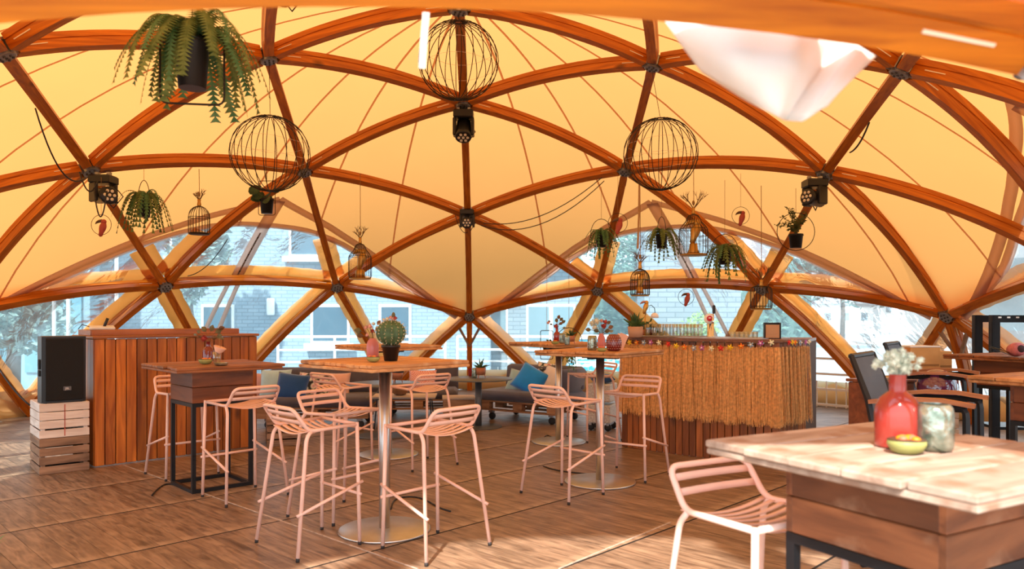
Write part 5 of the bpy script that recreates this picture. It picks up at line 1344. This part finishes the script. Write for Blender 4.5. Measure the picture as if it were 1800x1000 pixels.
# --- nearest tall table: cactus, rose vase, shell bowl
loc = TP(687, 634, zT); ct = thing('potted_cactus', 'round spiny cactus in a black pot on the nearest tall table', 'cactus', loc)
MB().lathe([(.040, 0), (.043, .002), (.056, .084), (.062, .086), (.062, .104), (.056, .104), (.055, .096), (0, .094)], 26).build('pot', POT, ct, True)
mb = MB(); n = 56; pr = 12; vs = []; fs = []
for i in range(pr + 1):
    th = PI * i / pr
    for j in range(n): a = 2 * PI * j / n; r_ = .090 * max(.02, math.sin(th)) * (1 + .075 * math.cos(14 * a)); vs.append((r_ * math.cos(a), r_ * math.sin(a), .180 - .084 * math.cos(th)))
for i in range(pr):
    for j in range(n): k = (j + 1) % n; fs.append((i * n + j, i * n + k, i * n + n + k, i * n + n + j))
mb.add(vs, fs); mb.build('cactus_body', plain('cactus_green', (.055, .115, .050), .6, var=.35, scale=25), ct, True)
mb = MB(); rnd = random.Random(2)
for j in range(14):
    for i in range(2, 12):
        th = PI * i / 12.5; a = 2 * PI * j / 14; r_ = .090 * math.sin(th) * 1.08; c = Vector((r_ * math.cos(a), r_ * math.sin(a), .180 - .084 * math.cos(th))); nv = (c - Vector((0, 0, .18))).normalized()
        for k in range(5):
            d = (nv + Vector((rnd.gauss(0, .7), rnd.gauss(0, .7), rnd.gauss(0, .7)))).normalized(); b = d.orthogonal().normalized() * .0012; mb.add([c - b, c + d * .017, c + b], [(0, 1, 2)])
so = mb.build('spines', plain('cactus_spine', (.72, .62, .40), .7), ct); so['kind'] = 'stuff'
for i, (x, z, m, r_) in enumerate(((-.02, .272, BLC, .016), (.0, .280, BLP, .015), (.018, .274, BLP, .015), (.03, .276, BLR, .018), (-.045, .266, BLC, .012))):
    bloom(r_, m, i).build('cactus_flower', m, ct, loc=(x, -.012, z))
MB().ball((.018, -.005, .293), .012, 10, 8, (1, 1, 1.9)).build('cactus_bud', LFO, ct, True)
loc = TP(655, 631, zT); lathe_thing('flower_vase', [(.030, 0), (.036, .004), (.040, .03), (.041, .085), (.036, .115), (.022, .135), (.020, .140), (.017, .138), (.0, .10)], PINKV, 'old rose vase left of the cactus', 'vase', loc)
bouquet(loc + Vector((0, 0, .138)), [(-.045, 0, .075, 'bp', .019), (-.018, -.01, .082, 'bp', .02), (-.035, -.01, .025, 'bp', .016), (-.075, 0, .05, 'lo', .05), (-.055, -.02, .015, 'lb', .045), (-.07, .0, .02, 'lo', .04), (.02, .0, .05, 'lo', .05), (.03, 0, .09, 'lb', .04), (-.005, .01, .05, 'br', .018), (.0, .02, .10, 'bw', .014)], 'pink dried blooms in the old rose vase')
coconut_bowl(TP(656, 636, zT), .085, 'half-shell bowl of orange pieces in front of the old rose vase')
# --- dotted vase table
z3 = 1.131
mercury_jar(TP(1041, 616, z3), .040, .125, 'silvered jar left of the dotted red vase')
loc = TP(1059, 611, z3) + Vector((0, .08, 0)); lathe_thing('flower_vase', [(.030, 0), (.036, .004), (.038, .03), (.034, .085), (.022, .115), (.021, .128), (.017, .126), (0, .09)], PINKV, 'old rose vase between silvered jar and dotted red vase', 'vase', loc)
bouquet(loc + Vector((0, 0, .125)), [(-.08, 0, .10, 'bw', .035), (-.05, -.01, .115, 'bw', .034), (-.06, 0, .06, 'bw', .03), (-.095, 0, .035, 'lo', .05), (.02, -.01, .07, 'br', .034), (.035, 0, .11, 'br', .026), (.05, 0, .09, 'lb', .045), (.06, -.01, .05, 'lb', .05), (.03, 0, .02, 'lo', .06), (-.02, 0, .02, 'lo', .05), (.07, 0, .02, 'lg', .04), (.0, 0, .12, 'bp', .02)], 'pale and dark red dried flowers beside the dotted red vase')
coconut_bowl(TP(1058, 618, z3), .082, 'half-shell bowl of orange pieces between silvered jar and dotted vase')
loc = TP(1079, 617, z3); dv = thing('dotted_vase', 'round dark red vase covered with white dots', 'vase', loc)
prof = [(.042, 0), (.056, .012), (.064, .045), (.064, .085), (.056, .115), (.040, .135), (.032, .137), (.03, .13), (0, .11)]
MB().lathe(prof, 28).build('body', plain('oxblood_glaze', (.16, .018, .018), .22, coat=.5), dv, True)
dd = MB(); 
for i in range(6):
    z = .022 + .019 * i; r_ = [.0602, .0638, .0648, .0648, .0610, .0562][i]
    for j in range(20): a = 2 * PI * (j + .5 * (i % 2)) / 20; c = Vector((r_ * math.cos(a), r_ * math.sin(a), z)); dd.ball(c, .0032, 5, 3)
dd.build('dots', plain('dot_cream', (.75, .55, .48), .5), dv)
pc = TP(1092, 616, z3) + Vector((.01, .05, 0)); t = thing('folded_card', 'peach folded card leaning behind the dotted red vase', 'card', pc, .3)
PEACH = plain('peach_paper', (.80, .50, .38), .8)
MB().box((0, 0, .07), (.075, .004, .14), RY(.35) @ RX(.15)).build('card_leaf', PEACH, t); MB().box((.004, .03, .068), (.075, .004, .135), RY(.3) @ RX(-.2)).build('card_leaf', PEACH, t)
# --- slim red bottle table
z4 = 1.126; loc = TP(979, 602, z4)
lathe_thing('red_bottle', [(.034, 0), (.038, .004), (.038, .085), (.033, .105), (.016, .122), (.014, .165), (.017, .17), (.013, .17), (.0, .15)], REDG, 'slim red glass bottle on the far plank table', 'bottle', loc)
bouquet(loc + Vector((0, 0, .17)), [(-.095, 0, .05, 'bp', .022), (-.07, 0, .06, 'lb', .03), (-.01, 0, .012, 'br', .03), (.0, 0, .05, 'lo', .05), (.03, -.01, .07, 'lo', .05), (.05, 0, .05, 'lo', .05), (.01, 0, .09, 'lb', .05), (.06, 0, -.01, 'lg', .04), (-.05, 0, .03, 'lo', .03), (.02, 0, .03, 'lb', .05)], 'sprawling dried flowers in the slim red bottle')
coconut_bowl(TP(976, 605, z4), .085, 'dark half-shell bowl at the foot of the slim red bottle')
mercury_jar(TP(987, 604, z4) + Vector((.01, .05, 0)), .032, .11, 'silvered jar right of the slim red bottle')
mercury_jar(TP(995, 606, z4) + Vector((.01, -.03, 0)), .026, .095, 'small silvered jar beside the tiny succulent')
spiky_pot(TP(1001, 605, z4) + Vector((0.02, .06, 0)), 1.25, 'tiny succulent in a copper pot on the far plank table')
# --- boxed table on the left
z5 = 1.021; loc = TP(366, 634, z5)
lathe_thing('red_bottle', [(.040, 0), (.048, .005), (.049, .085), (.040, .112), (.02, .128), (.017, .165), (.020, .17), (.015, .17), (0, .15)], plain('maroon_glass', (.17, .012, .016), .1, spec=.7, coat=.5), 'squat maroon bottle on the dark boxed table', 'bottle', loc)
bouquet(loc + Vector((0, 0, .168)), [(-.03, -.01, .03, 'br', .036), (-.06, 0, .04, 'lb', .035), (-.07, 0, .085, 'lo', .045), (-.02, 0, .09, 'lo', .06), (.02, 0, .09, 'lo', .065), (.06, 0, .08, 'lo', .065), (.09, 0, .11, 'lb', .055), (.07, 0, .04, 'lo', .06), (.03, 0, .03, 'lb', .05), (.10, 0, .03, 'lo', .04), (-.10, 0, .06, 'lg', .03)], 'olive leaves and dark red bloom in the maroon bottle')
t = thing('water_glass', 'drinking glass holding a peach paper cone', 'glass', TP(381, 637, z5)); MB().lathe([(.026, 0), (.030, .002), (.034, .09), (.032, .09), (.028, .006), (0, .005)], 20).build('glass', glass('clear_glass'), t, True)
pc = thing('paper_cone', 'peach paper cone stuck in the drinking glass', 'paper cone', TP(381, 637, z5) + Vector((0, 0, .05))); MB().lathe([(.006, 0), (.055, .085), (.05, .088), (.004, .004)], 14, (0, 0, 0), RY(.35)).build('cone', PEACH, pc, True); MB().tube([(.03, 0, .08), (.02, 0, .16)], .002, 4).build('stick', CORD, pc)
coconut_bowl(TP(361, 640, z5), .11, 'empty-looking half-shell bowl before the maroon bottle')
lathe_thing('ash_tray', [(.04, 0), (.05, .004), (.055, .02), (.05, .02), (.045, .008), (0, .006)], MERC, 'low glass dish on the dark boxed table', 'dish', TP(389, 642, z5), 20)
# --- round grey tables
zr = .6245
mercury_jar(TP(834, 664, zr), .035, .125, 'silvered jar on the round grey table')
lathe_thing('red_glass', [(.03, 0), (.034, .005), (.038, .10), (.034, .10), (.03, .01), (0, .008)], REDG, 'ruby tumbler behind the silvered jar', 'glass', TP(828, 661, zr))
spiky_pot(TP(845, 664, zr), 1.9, 'spiky succulent in a footed copper pot on the round grey table', nl=20)
spiky_pot(TP(698, 672, zr), 2.0, 'succulent in a copper pot right of the cactus table pole', nl=9)
# --- bleached foreground table
z6 = 1.021; loc = TP(1578, 785, z6)
lathe_thing('coral_vase', [(.052, 0), (.062, .003), (.064, .010), (.064, .100), (.061, .122), (.050, .146), (.032, .161), (.0245, .166), (.0235, .170), (.0235, .214), (.0245, .217), (.021, .217), (.020, .17), (0, .10)], CORAL, 'large glossy coral bottle vase in the foreground', 'vase', loc, 44)
t = thing('dried_bouquet', 'bleached feathery dried flowers in the large coral vase', 'dried flowers', loc + Vector((0, 0, .216)), 0, 'dried flower bouquets'); rnd = random.Random(4)
for i in range(70):
    d = Vector((rnd.gauss(0, .55), rnd.gauss(0, .5), rnd.uniform(.25, 1.3))); d = d.normalized() * rnd.uniform(.02, .075) * (1.0 if d.z > .5 else .9); d.x *= 1.05
    MB().tube(arcpts((0, 0, -.04), (d.x * .3, d.y * .3, d.z * .6), d, 4), .0009, 4).build('stem', BLW, t); bloom(.0115, BLW, i, 1).build('bloom', BLW, t, loc=d)
mercury_jar(TP(1643, 791, z6), .051, .135, 'large silvered jar right of the coral vase')
coconut_bowl(TP(1594, 797, z6), .108, 'half-shell bowl of orange pieces at the coral vase foot', .2)
# --- protea on the far right table
loc = TP(1785, 627, 1.061); pt = thing('dried_protea', 'pink protea head lying with dried leaves at the right edge', 'dried flower', loc)
mb = MB(); mb.lathe([(.02, -.07), (.05, -.05), (.062, 0), (.058, .05), (.045, .075)], 18, (0, 0, .062), RX(PI / 2 - .15) @ RZ(0)); mb.build('flower_head', plain('protea_pink', (.52, .16, .17), .7, var=.25, scale=30), pt, True)
MB().lathe([(.0, .08), (.032, .078), (.035, .07)], 14, (0, 0, .062), RX(PI / 2 - .15)).build('centre', plain('protea_dark', (.05, .02, .02), .9), pt, True)
for i in range(16):
    a = rnd.uniform(-.5, .5); l = rnd.uniform(.10, .2); b = Vector((-.06, rnd.uniform(-.03, .03), rnd.uniform(.01, .05))); d = Vector((-math.cos(a), math.sin(a) * .4, rnd.uniform(-.05, .35))).normalized(); sd = d.cross(Vector((0, 0, 1))).normalized() * .016
    e = b + d * l; e.z = max(.004, e.z); MB().add([b - sd * .3, b + d * l * .5 - sd, e, b + d * l * .5 + sd, b + sd * .3], [(0, 1, 2, 3, 4)]).build('dried_leaf', BLW if i % 2 else LFO, pt)
# --- on the bar
zb = HB + .0285
spiky_pot(TP(1117, 593, zb), 2.3, 'bushy green plant in a pale pot at the left end of the bar', plain('pale_clay', (.50, .30, .20), .7), 34, leafmat('grass_green', (.03, .08, .02), (.10, .20, .06)), False)
for i, (px, lab) in enumerate(((1120, 'black menu box behind the plant at the left end of the bar'), (1357, 'black napkin holder at the right end of the bar'))):
    p = TP(px, 591, zb) if i == 0 else Vector(((1357 - 900) / F * 7.45, 7.45, zb)); t = thing('napkin_holder', lab, 'holder', p + Vector((0, .06 if i == 0 else 0, 0)), -.25, 'black holders on the bar')
    w = .15; h = .16
    for s in (-1, 1): MB().bbox((s * w / 2, 0, h / 2), (.012, .12, h), .002).build('side_plate', BLACKM, t)
    MB().bbox((0, .055, h / 2), (w, .01, h), .002).build('back_plate', BLACKM, t); MB().box((0, 0, .004), (w, .12, .008)).build('base_plate', BLACKM, t)
    for k in range(12): MB().bbox((0, -.02, .012 + k * .011), (w - .02, .09, .009), .001).build('napkin', plain('kraft_napkin', (.66, .40, .24), .8), t)
# lamp with golden toucan
p = TP(1134, 592, zb); lm = thing('toucan_lamp', 'slim lamp with a golden toucan perched on its stem', 'lamp', p)
MB().lathe([(.045, 0), (.045, .008), (.01, .014)], 20).build('base', GOLD, lm, True); MB().tube([(0, 0, .01), (0, 0, .235)], .007, 8).build('stem', GOLD, lm, True)
o = toucan(lm, .62, GOLD, plain('rose_beak', (.45, .2, .16), .5)); o.location = (-.005, 0, .265)
MB().tube([(.0, .01, .20), (.02, .01, .33), (.07, .01, .345), (.105, .01, .31), (.11, .01, .26)], .004, 6).build('arm', BLACKM, lm, True)
MB().lathe([(.045, .205), (.042, .235), (.025, .256), (.008, .262), (.006, .258), (.022, .25), (.038, .232), (.042, .205)], 20, (.105, .01, 0)).build('lamp_shade', plain('lamp_white', (.85, .85, .84), .3), lm, True)
spiky_pot(TP(1140, 592, zb) + Vector((0, .1, 0)), 1.6, 'dark succulent behind the toucan lamp', None, 14, LEAFD, False)
pl = thing('rubber_plant', 'small dark-leaved plant left of the beer glasses', 'potted plant', TP(1152, 592, zb) + Vector((0, .08, 0))); MB().lathe([(.02, 0), (.028, .004), (.032, .05), (.028, .05), (0, .045)], 14).build('pot', REDG, pl, True); roundleaf(9, .10, LEAFD, 11, .035)(pl, .05)
# tray with glasses
p = TP(1190, 593, zb); ang = math.atan2(-.52, .85)
ty = thing('serving_tray', 'flat tray under the rows of beer glasses', 'tray', p + Vector((.0, .16, 0)), ang); MB().bbox((0, 0, .008), (.66, .30, .014), .006).build('tray', plain('tray_grey', (.35, .34, .33), .35, .4), ty)
gm = glass('beer_glass', (.93, .96, .96), .03, .3); gd = MB().lathe([(.022, 0), (.026, .003), (.028, .03), (.033, .075), (.031, .125), (.0295, .125), (.031, .075), (.026, .03), (.024, .008), (0, .008)], 14).data('beer_glass', gm, True)
sd_ = MB().lathe([(.020, 0), (.024, .003), (.028, .06), (.0265, .06), (.022, .006), (0, .006)], 14).data('shot_glass', gm, True)
k = 0; ords = ['first', 'second', 'third', 'fourth', 'fifth', 'sixth', 'seventh', 'eighth']
for r_ in range(2):
    for i in range(8):
        q = ty.location + RZ(ang) @ Vector((-.27 + i * .077, -.07 + .13 * r_, .016)); o = inst('beer_glass', gd, None, loc=q); tag(o, '%s beer glass from the left in the %s row on the bar tray' % (ords[i], ('front', 'rear')[r_]), 'glass', 'beer glasses on the bar tray')
for i in range(6):
    q = Vector((0, 0, 0)); p = AT(1288 + 8 * i, 590, 7.62 - .02 * i); o = inst('shot_glass', sd_, None, loc=(p.x, p.y, HB + .0345)); tag(o, '%s small glass from the left between beer tap and napkin holder' % ords[i], 'glass', 'small glasses on the bar')
# beer tap
p = Vector(((1249 - 900) / F * 7.80, 7.80, HB + .0345)); bt = thing('beer_tap', 'chrome beer tap with a round white and red badge', 'beer tap', p)
CHR = plain('chrome', (.72, .73, .75), .12, 1.0)
MB().lathe([(.05, 0), (.05, .01), (.036, .016), (.036, .235), (.030, .245)], 22).build('column', CHR, bt, True)
MB().tube([(0, -.03, .19), (0, -.09, .19), (0, -.10, .14)], .011, 8).build('spout', CHR, bt, True)
MB().bbox((.035, 0, .29), (.028, .03, .09), .008).build('handle', BLACK, bt); MB().tube([(.02, 0, .22), (.035, 0, .25)], .007, 6).build('handle_rod', CHR, bt, True)
bd = MB().lathe([(.05, 0), (.052, .006), (.048, .01), (0, .01)], 26, (-.03, -.045, .19), RX(PI / 2)).build('badge', plain('badge_paper', (.86, .83, .80), .4), bt, True)
MB().lathe([(.0, .0), (.03, .0), (.03, .002), (.0, .002)], 20, (-.025, -.056, .195), RX(PI / 2)).build('badge_emblem', plain('badge_red', (.62, .02, .04), .5), bd)
MB().box((-.025, -.0595, .187), (.046, .002, .010)).build('badge_band', plain('badge_red', (.62, .02, .04), .5), bd); MB().box((-.025, -.0595, .200), (.022, .002, .010)).build('badge_mark', plain('badge_paper', (.86, .83, .80), .4), bd)
# badge lettering on the loudspeaker becomes a plain mesh
dg = bpy.context.evaluated_depsgraph_get(); me = bpy.data.meshes.new_from_object(to.evaluated_get(dg)); nm = to.name; par = to.parent; ml = to.matrix_local.copy()
bpy.data.objects.remove(to); o = inst('badge_text', me, par); o.matrix_local = ml
# string-light wire and a fresh leaf poking in at the lower left corner
lf = thing('corner_plant', 'green leaf tip poking in at the bottom left corner', 'plant', (-3.06, 4.36, 0)); MB().lathe([(.03, 0), (.04, .005), (.045, .02), (0, .018)], 14).build('pot', POT, lf, True)
for i in range(7):
    a = i * .9; d = Vector((math.cos(a) * .09, math.sin(a) * .07, .10 + .02 * (i % 3))); MB().ribbon(arcpts((0, 0, .015), d * .5 + Vector((0, 0, .05)), d, 5), Vector((-math.sin(a), math.cos(a), 0)), [.012, .02, .022, .018, .01, .002]).build('leaf', leafmat('fresh_leaf', (.12, .25, .04), (.35, .5, .15)), lf)
